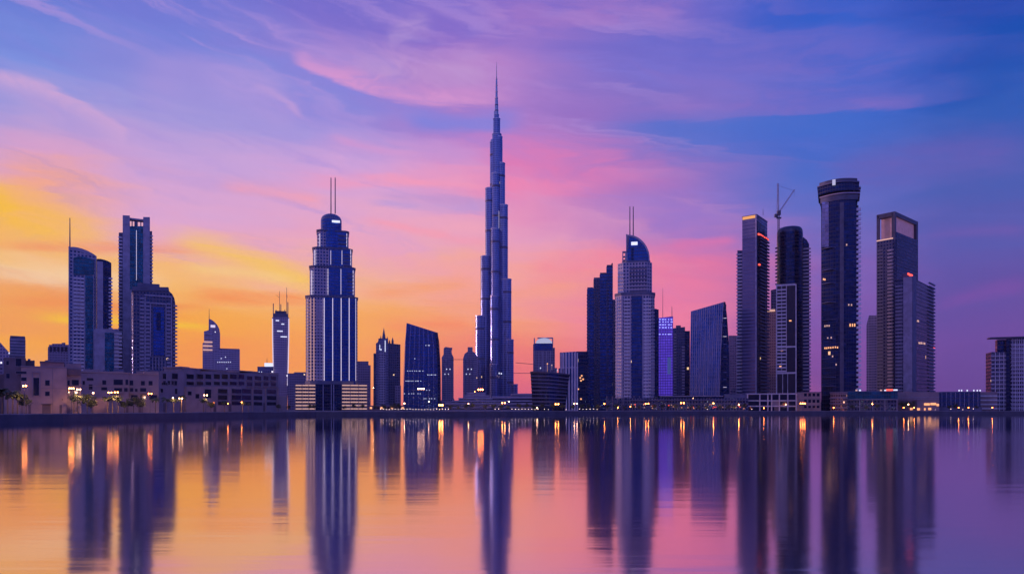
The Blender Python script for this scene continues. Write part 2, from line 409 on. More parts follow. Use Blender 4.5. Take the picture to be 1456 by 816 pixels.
def facade(name, wall, glass, fh=3.7, bw=3.0, wf=0.7, hf=0.6, lit=0.02, lcol=(1.0, 0.62, 0.28), le=1.2, metal=0.88, gr=0.12,
           wr=0.55, wmetal=0.0, tilt=0.03, var=0.7, glow=None, glowe=0.0):
    """a wall with rows of windows: bw x fh metre cells, a pane filling wf x hf of each, a few of them lit"""
    if name in _mats: return _mats[name]
    if fh < 20: fh, bw = fh*1.28, bw*1.28
    m = bpy.data.materials.new(name); m.use_nodes = True; t = m.node_tree; N = NT(t)
    b = t.nodes['Principled BSDF']
    uv = N.n('ShaderNodeUVMap'); sp = N.n('ShaderNodeSeparateXYZ'); t.links.new(uv.outputs[0], sp.inputs[0])
    ux = N.m('DIVIDE', sp.outputs[0], bw); vy = N.m('DIVIDE', sp.outputs[1], fh)
    fx, fy = N.m('FRACT', ux), N.m('FRACT', vy); ix, iy = N.m('FLOOR', ux), N.m('FLOOR', vy)
    inx = N.m('LESS_THAN', N.m('ABSOLUTE', N.m('SUBTRACT', fx, 0.5)), wf/2)
    iny = N.m('LESS_THAN', N.m('ABSOLUTE', N.m('SUBTRACT', fy, 0.52)), hf/2)
    mask = N.m('MULTIPLY', inx, iny)
    wn = N.n('ShaderNodeTexWhiteNoise', noise_dimensions='3D'); t.links.new(N.comb(ix, iy, 0.5), wn.inputs[0])
    cs = N.n('ShaderNodeSeparateColor'); t.links.new(wn.outputs['Color'], cs.inputs[0])
    r0, r1, r2 = cs.outputs
    tc = N.n('ShaderNodeTexCoord')
    big = N.noise(tc.outputs['Object'], 0.03, 4, 0.6)
    clus = N.smooth(N.noise(N.comb(N.m('MULTIPLY', ix, 0.21), N.m('MULTIPLY', iy, 0.9), 2.0), 1.0, 1, 0.5), 0.5, 0.66)
    litm = N.m('MULTIPLY', N.m('LESS_THAN', r2, N.m('MULTIPLY', clus, min(0.9, lit*0.45))), mask) if lit else 0.0
    gv = N.m('MULTIPLY', N.m('ADD', 1-var*0.5, N.m('MULTIPLY', r1, var)), N.m('ADD', 0.35, N.m('MULTIPLY', N.noise(N.comb(N.m('MULTIPLY', sp.outputs[0], 0.06), N.m('MULTIPLY', sp.outputs[1], 0.015), 1.0), 1.0, 4, 0.6, 0.8), 1.3)))
    gcol = N.mix(1.0, glass, N.comb(gv, gv, gv), 'MULTIPLY')
    wv = N.m('ADD', 0.72, N.m('MULTIPLY', big, 0.56)); wcol = N.mix(1.0, wall, N.comb(wv, wv, wv), 'MULTIPLY')
    t.links.new(N.mix(mask, wcol, gcol), b.inputs['Base Color'])
    t.links.new(N.mixf(mask, wr, N.m('ADD', gr, N.m('MULTIPLY', big, 0.12))), b.inputs['Roughness'])
    t.links.new(N.mixf(mask, wmetal, metal), b.inputs['Metallic'])
    # panes never sit quite in one plane
    ge = N.n('ShaderNodeNewGeometry')
    vm = N.n('ShaderNodeVectorMath', operation='SUBTRACT'); t.links.new(wn.outputs['Color'], vm.inputs[0]); vm.inputs[1].default_value = (.5, .5, .5)
    vs = N.n('ShaderNodeVectorMath', operation='SCALE'); t.links.new(vm.outputs[0], vs.inputs[0]); N.put(vs.inputs['Scale'], N.m('MULTIPLY', mask, tilt*2))
    va = N.n('ShaderNodeVectorMath', operation='ADD'); t.links.new(ge.outputs['Normal'], va.inputs[0]); t.links.new(vs.outputs[0], va.inputs[1])
    vn = N.n('ShaderNodeVectorMath', operation='NORMALIZE'); t.links.new(va.outputs[0], vn.inputs[0]); t.links.new(vn.outputs[0], b.inputs['Normal'])
    if lit:
        t.links.new(N.mix(r0, lcol, (lcol[0], lcol[1]*0.8+0.15, lcol[2]*0.7+0.22)), b.inputs['Emission Color'])
        t.links.new(N.m('MULTIPLY', litm, N.m('MULTIPLY', N.m('ADD', 0.3, r1), le)), b.inputs['Emission Strength'])
    elif glow:
        b.inputs['Emission Color'].default_value = tuple(glow) + (1,)
        t.links.new(N.m('MULTIPLY', mask, glowe), b.inputs['Emission Strength'])
    _mats[name] = m; return m

NAVY, STEEL = (0.016, 0.066, 0.27), (0.16, 0.22, 0.42)
m_curtain = facade('navy curtain wall', (0.05, 0.06, 0.11), NAVY, 3.9, 1.7, .86, .8, .012, tilt=.014, var=.4)
m_fine = facade('fine striped glass', (0.24, 0.27, 0.42), (0.022, 0.10, 0.38), 4.0, 2.2, .74, .9, .006, wr=.35, wmetal=.5, tilt=.01, var=.35)
m_stripe = facade('broad striped glass', (0.56, 0.50, 0.58), (0.05, 0.11, 0.28), 60.0, 4.6, .55, 1.0, 0, wr=.3, wmetal=.6, tilt=.02)
m_dark = facade('dark blue glass', (0.03, 0.04, 0.07), (0.006, 0.026, 0.11), 3.8, 2.6, .9, .82, .02, le=1.0)
m_teal = facade('teal glass', (0.05, 0.08, 0.11), (0.014, 0.12, 0.22), 3.8, 2.0, .9, .86, 0)
m_blue = facade('bright blue glass', (0.05, 0.07, 0.15), (0.013, 0.080, 0.37), 3.8, 2.0, .88, .84, .003, tilt=.01, var=.35)
m_resi = facade('lavender wall with windows', (0.50, 0.47, 0.58), (0.02, 0.06, 0.18), 3.5, 3.2, .58, .52, .02)
m_resid = facade('dark wall with windows', (0.13, 0.135, 0.225), (0.014, 0.042, 0.14), 3.5, 2.8, .6, .55, .02)
m_grid = facade('white frame grid', (0.34, 0.32, 0.42), (0.02, 0.035, 0.10), 3.6, 3.6, .72, .66, .02)
m_band = facade('banded wall', (0.36, 0.31, 0.40), (0.06, 0.09, 0.2), 3.6, 30., 1.0, .52, 0, tilt=.02)
m_pale = facade('haze-paled wall', (0.50, 0.42, 0.52), (0.13, 0.16, 0.34), 3.8, 2.8, .6, .55, .03, lcol=(.9, .85, 1.), metal=.6)  # haze over distant towers mixed into this pale wall colour
m_mauve = facade('haze-tinted mauve wall', (0.30, 0.26, 0.36), (0.14, 0.15, 0.28), 3.8, 3.4, .6, .5, .02, metal=.6)  # distance haze painted into the mauve wall colour
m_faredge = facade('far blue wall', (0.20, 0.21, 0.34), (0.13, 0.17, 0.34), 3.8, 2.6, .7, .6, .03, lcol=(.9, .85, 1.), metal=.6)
m_slab = plain('lavender concrete', (0.46, 0.43, 0.55), .6)
m_slabd = plain('grey concrete', (0.14, 0.155, 0.26), .6)
m_white = plain('pale concrete', (0.84, 0.79, 0.84), .5)
m_ledge = plain('white ledge', (0.74, 0.67, 0.68), .5)
m_metal = plain('dark metal', (0.10, 0.11, 0.17), .4, .7)
m_steel = plain('bright steel', (0.42, 0.45, 0.60), .25, .95)
m_roof = plain('roof gravel', (0.16, 0.15, 0.19), .8)
m_sand = plain('sand render', (0.50, 0.33, 0.30), .75, grain=.18, gs=.12)
m_sand2 = plain('pale sand render', (0.36, 0.27, 0.30), .75, grain=.18, gs=.12)
m_brown = plain('brown render', (0.20, 0.14, 0.16), .75)
m_pane = plain('dark window glass', (0.012, 0.022, 0.06), .08, .5, grain=.3, gs=.6)
m_frame = plain('window frame', (0.28, 0.24, 0.27), .5)
m_led = plain('white light strip', (0.8, 0.75, 0.8), .4, emit=0.75, ecol=(0.95, 0.80, 0.92), grain=0)
m_ledw = plain('warm light strip', (0.6, 0.5, 0.45), .4, emit=0.62, ecol=(1.0, 0.54, 0.34), grain=0)
m_lit = plain('lit glass', (0.7, 0.7, 0.8), .3, emit=1.0, ecol=(0.80, 0.84, 1.0), grain=0)
m_warm = plain('warm lit opening', (0.5, 0.3, 0.2), .5, emit=1.3, ecol=(1.0, 0.42, 0.16), grain=0)
m_red = plain('red beacon', (0.5, 0.05, 0.04), .4, emit=2.2, ecol=(1.0, 0.08, 0.05), grain=0)

# ------------------------------------------------------------------ setting: water, land, quay
def build_water():
    m = bpy.data.materials.new('calm water'); m.use_nodes = True; t = m.node_tree; N = NT(t); b = t.nodes['Principled BSDF']
    ge = N.n('ShaderNodeNewGeometry'); sp = N.n('ShaderNodeSeparateXYZ'); t.links.new(ge.outputs['Position'], sp.inputs[0])
    x, y, _ = sp.outputs
    b.inputs['Base Color'].default_value = (0.74, 0.56, 0.57, 1); b.inputs['Metallic'].default_value = 1.0
    b.inputs['IOR'].default_value = 3.0
    # sheltered strip along the far quay is glassier than the open water
    patch = N.noise(N.comb(N.m('MULTIPLY', x, 0.010), N.m('MULTIPLY', y, 0.03)), 1.0, 4, 0.55)
    far = N.smooth(N.m('ADD', y, N.m('MULTIPLY', N.m('SUBTRACT', patch, 0.5), 60)), 150, 260)
    rough = N.mixf(far, N.m('ADD', 0.072, N.m('MULTIPLY', patch, 0.05)), 0.024)
    rough = N.m('ADD', rough, N.m('MULTIPLY', N.smooth(N.m('ADD', x, N.m('MULTIPLY', patch, 80)), 10, 220), N.mixf(far, 0.05, 0.02)))
    t.links.new(rough, b.inputs['Roughness'])
    # long lazy ripples lying across the view
    v1 = N.comb(N.m('MULTIPLY', x, 0.05), N.m('MULTIPLY', y, 0.45)); v2 = N.comb(N.m('MULTIPLY', x, 0.25), N.m('MULTIPLY', y, 1.6))
    h = N.m('ADD', N.m('MULTIPLY', N.noise(v1, 1.0, 3, .5), 0.10), N.m('MULTIPLY', N.noise(v2, 1.0, 3, .5), 0.022))
    bp = N.n('ShaderNodeBump'); bp.inputs['Strength'].default_value = 0.17; bp.inputs['Distance'].default_value = 1.0
    t.links.new(h, bp.inputs['Height']); t.links.new(bp.outputs[0], b.inputs['Normal'])
    mb = MB(); mb.face([(-4500,-600,0),(4500,-600,0),(4500,4200,0),(-4500,4200,0)])
    structure('water', mb, m)
build_water()

SHORE = [(0,325),(90,352),(180,405),(270,475),(360,575),(450,645),(540,668),(630,680),(720,692),(800,725),(880,768),(1000,790),(1100,788),(1180,780),(1256,770),(1320,756),(1456,748)]
shore = [(-900,270),(-420,292)] + [gp(p, Y) for p, Y in SHORE] + [(820,742),(1900,730)]
def shoreY(px):
    for (a, ya), (b, yb) in zip(SHORE, SHORE[1:]):
        if a <= px <= b: return ya + (yb-ya)*(px-a)/(b-a)
    return SHORE[0][1] if px < 0 else SHORE[-1][1]
def offset(pl, d):
    o = []
    for i, p in enumerate(pl):
        a, b = Vector(pl[max(0, i-1)]), Vector(pl[min(len(pl)-1, i+1)])
        t = (b-a).normalized(); o.append((p[0]-t.y*d, p[1]+t.x*d))
    return o
m_ground = plain('dusty ground', (0.16, 0.14, 0.15), .9)
m_prom = plain('promenade paving', (0.26, 0.26, 0.33), .6, grain=.2, gs=.4)
m_quay = plain('wet quay face', (0.07, 0.07, 0.11), .55)
m_cope = plain('quay coping', (0.26, 0.25, 0.31), .55)
g = MB()
inner = offset(shore, 0.6)
g.face([(p[0], p[1], G) for p in inner] + [(4500,730,G),(4500,4200,G),(-4500,4200,G),(-4500,270,G)])
structure('ground', g, m_ground)
g = MB(); o2 = offset(shore, 14)
for i in range(len(shore)-1):
    g.face([inner[i]+(G+.004,), inner[i+1]+(G+.004,), o2[i+1]+(G+.004,), o2[i]+(G+.004,)])
structure('promenade', g, m_prom)
qw = thing('quay_wall', 'long dark quay wall with a pale coping along the whole far shore', 'quay', gp(400, 620), 0)
g = MB(); c = MB(); o1 = offset(shore, 0.0); ob = offset(shore, 1.1); of = offset(shore, -0.25)
for i in range(len(shore)-1):
    g.face([o1[i]+(-1,), o1[i+1]+(-1,), o1[i+1]+(G-.2,), o1[i]+(G-.2,)])
    c.face([of[i]+(G-.25,), of[i+1]+(G-.25,), of[i+1]+(G+.14,), of[i]+(G+.14,)])
    c.face([of[i]+(G+.14,), of[i+1]+(G+.14,), ob[i+1]+(G+.14,), ob[i]+(G+.14,)])
    c.face([ob[i]+(G+.14,), ob[i+1]+(G+.14,), ob[i+1]+(G,), ob[i]+(G,)])
    c.face([o1[i]+(G-.25,), o1[i+1]+(G-.25,), of[i+1]+(G-.25,), of[i]+(G-.25,)])
part('face', g, m_quay, qw); part('coping', c, m_cope, qw)

def mast(root, px, Y, py0, py1, r0, r1=0.15, mat=None, name='mast'):
    mb = MB(); x = wx(px, Y); mb.cyl(x, Y, r0, wz(py1, Y), wz(py0, Y), 8, 0, r1); return part(name, mb, mat or m_metal, root)
def rooftop(root, fc, px0, px1, py, rows, mat=None, depth=6, seed=1):
    """small plant boxes on a roof"""
    R = random.Random(seed)
    for i in range(rows):
        a = px0 + (px1-px0)*R.random()*0.75; w = (px1-px0)*(0.08+0.16*R.random()); h = 1.0 + 2.2*R.random(); d = 2+R.random()*depth
        part('roof_plant', MB().pbox(fc, a, a+w, py-h, py+.5, -d-3-R.random()*3, -d), mat or m_slabd, root)
def T(name, label, cat, px, Y, group=None): return thing(name, label, cat, gp(px, Y), G, group)
def simple(name, label, cat, Y, pts, depth, mat, rot=0, mt=None):
    pm = sum(p[0] for p in pts)/len(pts)
    r = T(name, label, cat, pm, Y); fc = Face(pm, Y, rot)
    part('tower_body', MB().prof(fc, pts, depth, 0, 0, 1), [mat, m_roof], r); return r, fc

B0 = 586  # outlines run down past the ground line; the builder clips them at ground level

# ================================================================== left edge
r, f = simple('office_block', 'pale office block with a sloping roof cut by the left frame edge', 'building', 1000, [(-46,B0),(-46,452),(-4,482),(14,502),(14,B0)], 60, m_pale)
part('lit_window', MB().pbox(f, 12.2, 13.8, 501, 503, -.2, .25), m_lit, r)
r, f = simple('office_tower', 'small tower with pale horizontal stripes rising behind the dark stepped villa', 'tower', 1050, [(14,B0),(14,479),(36,479.5),(36,B0)], 30, m_slabd)
zs = [482+4.3*i for i in range(14)]
for y in zs: part('floor_band', MB().pbox(f, 13.6, 36.4, y, y+2.0, -31, .8), m_slab, r)
part('parapet', MB().pbox(f, 14.4, 35.6, 477.6, 479.2, -29, -.4), m_slabd, r)
r, f = simple('apartment_block', 'hazy mauve block with an uneven stepped parapet left of the sail topped tower', 'building', 1300,
   [(68,B0),(68,493),(69.5,493),(69.5,490),(74,490),(74,488.5),(88,488.5),(88,487),(93,487),(93,490),(98,490),(98,B0)], 40, m_mauve)
for i in range(5): part('arch_panel', MB().pbox(f, 70.5+5.4*i, 74+5.4*i, 493, 500, -.2, .5), m_pane, r)

# ================================================================== sail topped tower
Y = 880
r = T('sail_tower', 'glass apartment tower with a curved sail top, mast and teal upper glazing', 'tower', 126, Y); f = Face(120, Y)
top = [(98,353),(104,352.6),(110,353.4),(117,355.2),(124,358),(131,361.6),(137.5,366)]
part('main_body', MB().prof(f, [(98,B0)] + top + [(137.5,B0)], 30, 0, 0, 1), [m_resi, m_roof], r)
part('teal_glazing', MB().prof(f, [(104.5,391),(104.5,366.5),(112,365),(120,365.4),(128,367.5),(133.5,370),(133.5,391)], 2, 0, .8), m_teal, r)
part('sail_fin', MB().prof(f, [(97.4,B0),(97.4,351),(99.4,350.4),(99.4,B0)], 26, 0, 1.2), m_slab, r)
part('glass_shaft', MB().pbox(f, 121, 132.5, 392, 584, -1, 1.3), m_teal, r)
for p in (120, 132.6): part('fin', MB().pbox(f, p, p+1.2, 391, 584, -1, 2.0), m_slab, r)
balconies(r, f.p(104.5), f.p(119.5), wz(530,Y)-40, f.z(112, 392), 3.55, 1.5, m_white)
balconies(r, f.p(98,-1.5), f.p(98.01,-1.5), 0, 1, 9, .1, m_white) if False else None
f2 = Face(148, Y+6)
part('rear_wing', MB().prof(f2, [(137.6,B0),(137.6,368),(143,368),(149,369.4),(155,371.8),(158.4,374),(158.4,B0)], 24, 0, 0, 1), [m_dark, m_roof], r)
part('wing_core', MB().pbox(f2, 138.2, 146.5, 372, 584, -1, .9), m_slab, r)
balconies(r, f2.p(154.5), f2.p(160), wz(533,Y), f2.z(157, 392), 3.55, 1.2, m_white)
f3 = Face(152, Y-14)
part('annex', MB().prof(f3, [(134,B0),(134,467.5),(169,467.5),(169,B0)], 14, 0, 0, 1), [m_slab, m_roof], r)
part('annex_glazing', MB().pbox(f3, 149, 162, 473, 584, -1, .7), m_teal, r)
balconies(r, f3.p(162.5), f3.p(173.5), G+3, f3.z(168, 470), 3.5, 1.0, m_white)
mast(r, 99.4, Y-2, 310, 354, .85, .45)
part('coping', MB().prof(f, [(98,352.6)] + [(a,b-1.6) for a,b in top] + [(137.5,366)], 30.6, 0, .4), m_slab, r)

# ================================================================== split-top tower and its neighbour
Y = 930
r = T('split_top_tower', 'tallest lavender tower on the left with twin slabs around a glass slot', 'tower', 194, Y); f = Face(194, Y)
part('side_slab', MB().prof(f, [(174.4,B0),(174.4,306),(184.6,306.6),(184.6,B0)], 26, 0, 0), [m_slab], r)
part('side_slab', MB().prof(f, [(203.6,B0),(203.6,308.6),(213.2,308.8),(213.2,B0)], 26, 0, 0), [m_slab], r)
part('glass_slot', MB().prof(f, [(184.6,B0),(184.6,321),(203.6,321),(203.6,B0)], 20, 0, -2.5, 1), [m_teal, m_roof], r)
part('crown_frame', MB().pbox(f, 184.6, 203.6, 309.5, 311.6, -16, -5), m_slab, r)
for p in (187, 199.5): part('crown_post', MB().pbox(f, p, p+1.6, 311.6, 321, -12, -9), m_slab, r)
part('crown_block', MB().pbox(f, 191, 196, 313.5, 321, -14, -6), m_slabd, r)
part('light_line', MB().pbox(f, 193.7, 194.3, 327, 398, -2.6, -2.0), m_led, r)
part('outer_flank', MB().prof(f, [(168.8,B0),(168.8,330),(174.3,330),(174.3,B0)], 22, 0, -3), [m_resid], r)
part('outer_flank', MB().prof(f, [(213.3,B0),(213.3,328),(216.4,328),(216.4,B0)], 22, 0, -3), [m_resid], r)
balconies(r, f.p(168.2,-2.9), f.p(174,-2.9), G+30, f.z(171, 333), 3.6, .9, m_white)
balconies(r, f.p(213.6,-2.9), f.p(217.6,-2.9), G+120, f.z(215, 331), 3.6, .9, m_white)
part('wall_base', MB().pbox(f, 184.8, 193, 412, 584, -2.4, .3), m_slab, r)

Y = 850
r = T('stepped_apartment_tower', 'broad dark apartment tower with nested pale frames on its front, below the split slab tower', 'tower', 222, Y); f = Face(222, Y)
part('main_body', MB().prof(f, [(190,B0),(190,413.5),(240,413.5),(245,418),(248,424),(249.4,432),(249.4,B0)], 34, 0, 0, 1), [m_resid, m_roof], r)
part('round_bay', MB().cyl(wx(194, Y), Y+6, 8.2, G, wz(415, Y), 24), m_resid, r, smooth=False)
part('penthouse', MB().prof(f, [(195,409),(195,401),(227,403),(227,409)], 18, 0, -6), [m_slabd], r)
part('cornice', MB().prof(f, [(187.5,413.6),(187.5,407.6),(239.6,408.4),(240.6,413.6)], 34, 0, 1.0), m_slabd, r)
for x0, x1, y0, w, nm in ((205.5,244.5,420,1.5,'outer_frame'), (213.5,236.8,431,1.3,'inner_frame')):
    yb = 584 if nm == 'outer_frame' else 507
    mb = MB().pbox(f, x0, x1, y0, y0+w*1.2, -.5, 1.2); mb.pbox(f, x0, x0+w, y0+w*1.2, yb, -.5, 1.2); mb.pbox(f, x1-w, x1, y0+w*1.2, yb, -.5, 1.2)
    part(nm, mb, m_slab, r)
part('blue_panel', MB().pbox(f, 218, 233, 437, 505, -.4, .6), m_blue, r)
part('panel_core', MB().pbox(f, 222.6, 228.6, 444, 470, .5, .9), m_dark, r)
for x0, x1 in ((207.4,213), (237.2,242.6)):
    balconies(r, f.p(x0,0), f.p(x1,0), G+4, f.z(210, 426), 3.5, .8, m_slab)
balconies(r, f.p(246.3), f.p(252.2), G+3, f.z(249, 431), 3.5, 1.6, m_slab)
balconies(r, f.p(198.8), f.p(204.6), G+3, f.z(201, 420), 3.5, 1.0, m_slab)
for k in range(5):
    p = 216.6+4.4*k; part('pier', MB().pbox(f, p, p+.9, 508, 584, -.4, 1.0), m_slab, r)

# ================================================================== far middle-left
Y = 1900
r = T('sail_hotel', 'small distant tower with a quarter-round sail roof, needle and glowing floors', 'tower', 301, Y); f = Face(301, Y)
part('sail_body', MB().prof(f, [(297,B0),(297,453),(301,454.6),(305,457.6),(309,462),(311.6,467),(313,474),(313,B0)], 40, 0, 0, 1), [m_pale, m_roof], r)
part('stepped_wing', MB().prof(f, [(288,B0),(288,488),(290,486),(290,471),(297,469),(297,B0)], 30, 0, -2, 1), [m_pale, m_roof], r)
for k in range(5): part('lit_floor', MB().pbox(f, 288.5+(1.5 if k < 3 else 0), 302, 474+5.6*k, 476+5.6*k, -1, 1.2), m_ledw if k > 1 else m_slab, r)
part('lit_crown', MB().pbox(f, 299.5, 306, 462, 465.5, -.5, .8), m_led, r)
mast(r, 297.4, Y, 439, 470, 1.6, .4)
Y = 1700
r, f = simple('office_block', 'bluish glass block with a thin line of lit windows right of the small sail tower', 'building', Y,
   [(303,B0),(303,499.5),(311,499.5),(311,496.6),(341,496.6),(341,B0)], 60, m_pale)
for a, b, y in ((309,330,514.2),(314,318,509),(320,324,507),(322,326,523.5)):
    for k in range(int((b-a)/3)): part('lit_window', MB().pbox(f, a+3*k, a+3*k+1.2, y, y+1.1, -.2, .5), m_lit, r)
part('parapet', MB().pbox(f, 311.5, 340.5, 495.4, 496.8, -58, -1), m_slabd, r)

Y = 1400
r = T('tapered_tower', 'slender pale tower narrowing downwards with an open spiked crown under construction', 'tower', 399, Y); f = Face(399, Y)
part('tower_body', MB().prof(f, [(391,B0),(390,560),(389,520),(387.2,480),(386.8,451),(411.2,451),(411.2,480),(410,520),(409,560),(408.4,B0)], 32, 0, 0, 1), [m_pale, m_roof], r)
part('crown_ring', MB().pbox(f, 388, 410, 445.5, 451, -30, -2), m_slabd, r)
part('crown_deck', MB().pbox(f, 391, 407, 441.5, 445.5, -26, -6), m_metal, r)
for p, y in ((388.6,431),(392.5,440),(399.3,432),(405,440),(409.4,429)):
    part('crown_spike', MB().pbox(f, p-.6, p+.6, y, 446, -6, -4), m_slabd, r)
for e in ((387.4,389.4),(410.7,408.9)):
    mb = MB()
    ys = [453,480,520,548]; xs = [e[0], e[0]+(0.2 if e[0] < 400 else -.1), (e[0]+e[1])/2, e[1]]
    for i in range(3): mb.bar(f.p(xs[i],.8)+(f.z(xs[i],ys[i]),), f.p(xs[i+1],.8)+(f.z(xs[i+1],ys[i+1]),), .9)
    part('light_line', mb, m_led, r)
for x0, x1, y in ((392,397,455),(400,404,460),(394,402,470),(399,408,478)): part('lit_window', MB().pbox(f, x0, x1, y, y+1.4, -.2, .6), m_lit, r)
part('light_line', MB().pbox(f, 400.5, 401.6, 500, 552, -.2, .7), m_slab, r)
for px, yt, lab, tip in ((397.5,414,'thin tower crane left of centre on the tapered tower',(393.5,420)), (407.6,409,'thin tower crane at the right edge of the tapered tower',(410,424))):
    c = thing('tower_crane', lab, 'crane', gp(px, Y), wz(446,Y), 'cranes on the tapered tower')
    part('crane_mast', MB().bar((wx(px,Y),Y,wz(446,Y)), (wx(px,Y),Y,wz(yt,Y)), .7, 0, .4), m_metal, c)
    part('jib', MB().bar((wx(px,Y),Y,wz(yt+9,Y)), (wx(tip[0],Y),Y-6,wz(tip[1],Y)), .4, 0, .25), m_metal, c)
r, f = simple('office_block', 'low bluish block with a lit white penthouse beside the tapered tower', 'building', 1250, [(366,B0),(366,521),(389,521),(389,B0)], 30, m_faredge)
part('lit_penthouse', MB().pbox(f, 376, 388, 515.8, 521, -14, -3), m_lit, r)
mast(r, 379.6, 1255, 509, 516, .5, .3)
for k in range(4): part('lit_window', MB().pbox(f, 368+1.7*k, 369+1.7*k, 528+(k%2)*2, 529.6+(k%2)*2, -.2, .4), m_lit, r)
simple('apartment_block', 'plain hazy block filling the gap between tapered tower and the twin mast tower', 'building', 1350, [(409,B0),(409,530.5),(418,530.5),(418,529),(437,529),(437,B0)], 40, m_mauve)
r, f = simple('apartment_block', 'low dim mauve block just left of the bluish block with lit penthouse', 'building', 1150, [(345,B0),(345,533),(370,533),(370,B0)], 40, m_mauve)

# ================================================================== twin-mast stepped tower (left)
Y = 1030
r = T('twin_mast_tower', 'tall stepped hotel tower with domed crown, two masts and white light lines', 'tower', 471, Y)
f = Face(471, Y)
def oct_(px0, px1, Y, ch=0.16, dep=0.75, back=0):
    ff = Face((px0+px1)/2, Y); a, b = ff.s_(px0), ff.s_(px1); w = b-a; d = w*dep; c_ = w*ch
    P = [(a+c_,0),(b-c_,0),(b,c_),(b,d-c_),(b-c_,d),(a+c_,d),(a,d-c_),(a,c_)]
    return [tuple(ff.c + ff.t*s - ff.n*(q+back)) for s, q in P]
Z = lambda y: wz(y, Y)
tiers = [(434.5,508.6,421,548,0),(440,505,378,421,4),(444.5,501,351,378,7),(450.5,496,325,351,11)]
for i, (a, b, t_, bt, bk) in enumerate(tiers):
    part('tier', MB().prism(oct_(a, b, Y, .10, .75, bk), Z(bt)+(0 if i else 0), Z(t_)-.01, 0, 1), [facade('warm lavender hotel wall', (0.50,0.43,0.54), (0.02,0.06,0.21), 3.7, 3.4, .62, .6, .015), m_roof], r)
    part('ledge', MB().prism(oct_(a-1, b+1, Y, .10, .77, bk-1.2), Z(t_+1.6), Z(t_-.4)), m_slabd, r)
# glazed bow on the right half of each tier
for i, (a, b, t_, bt, bk) in enumerate(tiers):
    part('glass_bay', MB().pbox(f, a+(b-a)*(.42 if i else .36), b-3.2, t_+2, bt-1, -bk-6, -bk+.9), m_blue, r)
    part('side_balconies', MB().pbox(f, a+1.0, a+4.2, t_+3, bt-1, -bk-9, -bk-3), m_resi, r) if i else None
for p in (436.4,441.5,446,460.6,472.6,484.6,496,505.2):
    part('light_fin', MB().pbox(f, p, p+(.9 if p > 450 else .7), 424, 541, -3 if 440 < p < 503 else -7, 1.9 if 440 < p < 503 else -2), m_led if p > 450 else m_ledw, r)  # warm glow of the left fins painted in for sunset light on the columns
for p, y0, y1 in ((466,382,418),(484.5,382,418),(442.5,384,418),(502,384,418),(470,355,375),(486,355,375),(447,354,376),(498.6,354,376),(454,330,348),(493,330,348)):
    part('light_fin', MB().pbox(f, p, p+.6, y0, y1, -14, 2.0-{418:4,375:7,376:7,348:11}[y1]), m_led, r)
balconies(r, f.p(436.8,-2), f.p(445.5,-2), Z(541), Z(425), 3.7, 1.3, m_white)
balconies(r, f.p(449,-.3), f.p(458,-.3), Z(541), Z(425), 3.7, .7, m_slab)
balconies(r, f.p(441.6,-6), f.p(447,-6), Z(420), Z(382), 3.7, 1.3, m_white)
balconies(r, f.p(494,-3), f.p(503,-3), Z(420), Z(384), 3.7, 1.0, m_slabd)
balconies(r, f.p(446,-9), f.p(452,-9), Z(377), Z(354), 3.7, 1.3, m_white)
balconies(r, f.p(488,-6), f.p(499,-6), Z(376), Z(356), 3.7, 1.0, m_slabd)
balconies(r, f.p(481,-10), f.p(494,-10), Z(350), Z(328), 3.7, 1.0, m_slabd)
balconies(r, f.p(451.5,-13), f.p(456,-13), Z(350), Z(328), 3.7, 1.3, m_white)
cx_, cy_ = f.c - f.n*24; rad = 14.5*Y/F
part('crown_drum', MB().cyl(cx_*1.0, cy_, rad*1.02, Z(350), Z(308.5), 28), m_blue, r)
mb = MB(); rings = []
for k in range(6):
    a_ = k/5*pi/2; rr = rad*1.02*(cos(a_)*.8+.2) if k < 5 else rad*.18
    rings.append([(cx_+rr*cos(2*pi*j/28), cy_+rr*sin(2*pi*j/28), Z(308.5)+(9.6*Y/F)*sin(a_)) for j in range(28)])
mb.loft(rings); part('dome', mb, m_faredge, r, smooth=True)
part('lit_emblem', MB().pbox(f, 472, 483.5, 311.5, 314.5, -9.2, -7.4), m_lit, r)
for p in (470.6, 476.6): mast(r, p, cy_-6, 253, 304, .85, .7)
part('skirt_ledge', MB().prism(oct_(433.4, 509.6, Y, .10, .77, -1.6), Z(546.5), Z(541.5)), m_slabd, r)
fp = Face(471, Y-10); ZP = lambda y: fp.z(471, y)
part('podium_core', MB().pbox(fp, 449, 486, 546, 586, -50, 1), m_dark, r)
for a, b in ((420,448.6), (486,522)):
    part('car_park_core', MB().pbox(fp, a, b, 547, 586, -50, -1), m_resid, r)
    for k in range(8):
        part('lit_ledge', MB().pbox(fp, a-.5, b+.5, 547+4.75*k, 548.5+4.75*k, -52, .6), m_ledw, r)
    n_ = 3
    for k in range(n_+1): part('pier', MB().pbox(fp, a+(b-a)*k/n_-.4, a+(b-a)*k/n_+.4, 546.6, 586, -3, 1.0), m_sand2, r)
for p in (459, 470.5, 474): part('pier', MB().pbox(fp, p, p+1, 546.5, 586, 0, 1.8), m_slab, r)
simple('apartment_block', 'hazy mauve block at the right foot of the twin mast stepped tower', 'building', 1350, [(505,B0),(505,513.5),(524,513.5),(524,519),(527,519),(527,B0)], 40, m_mauve)

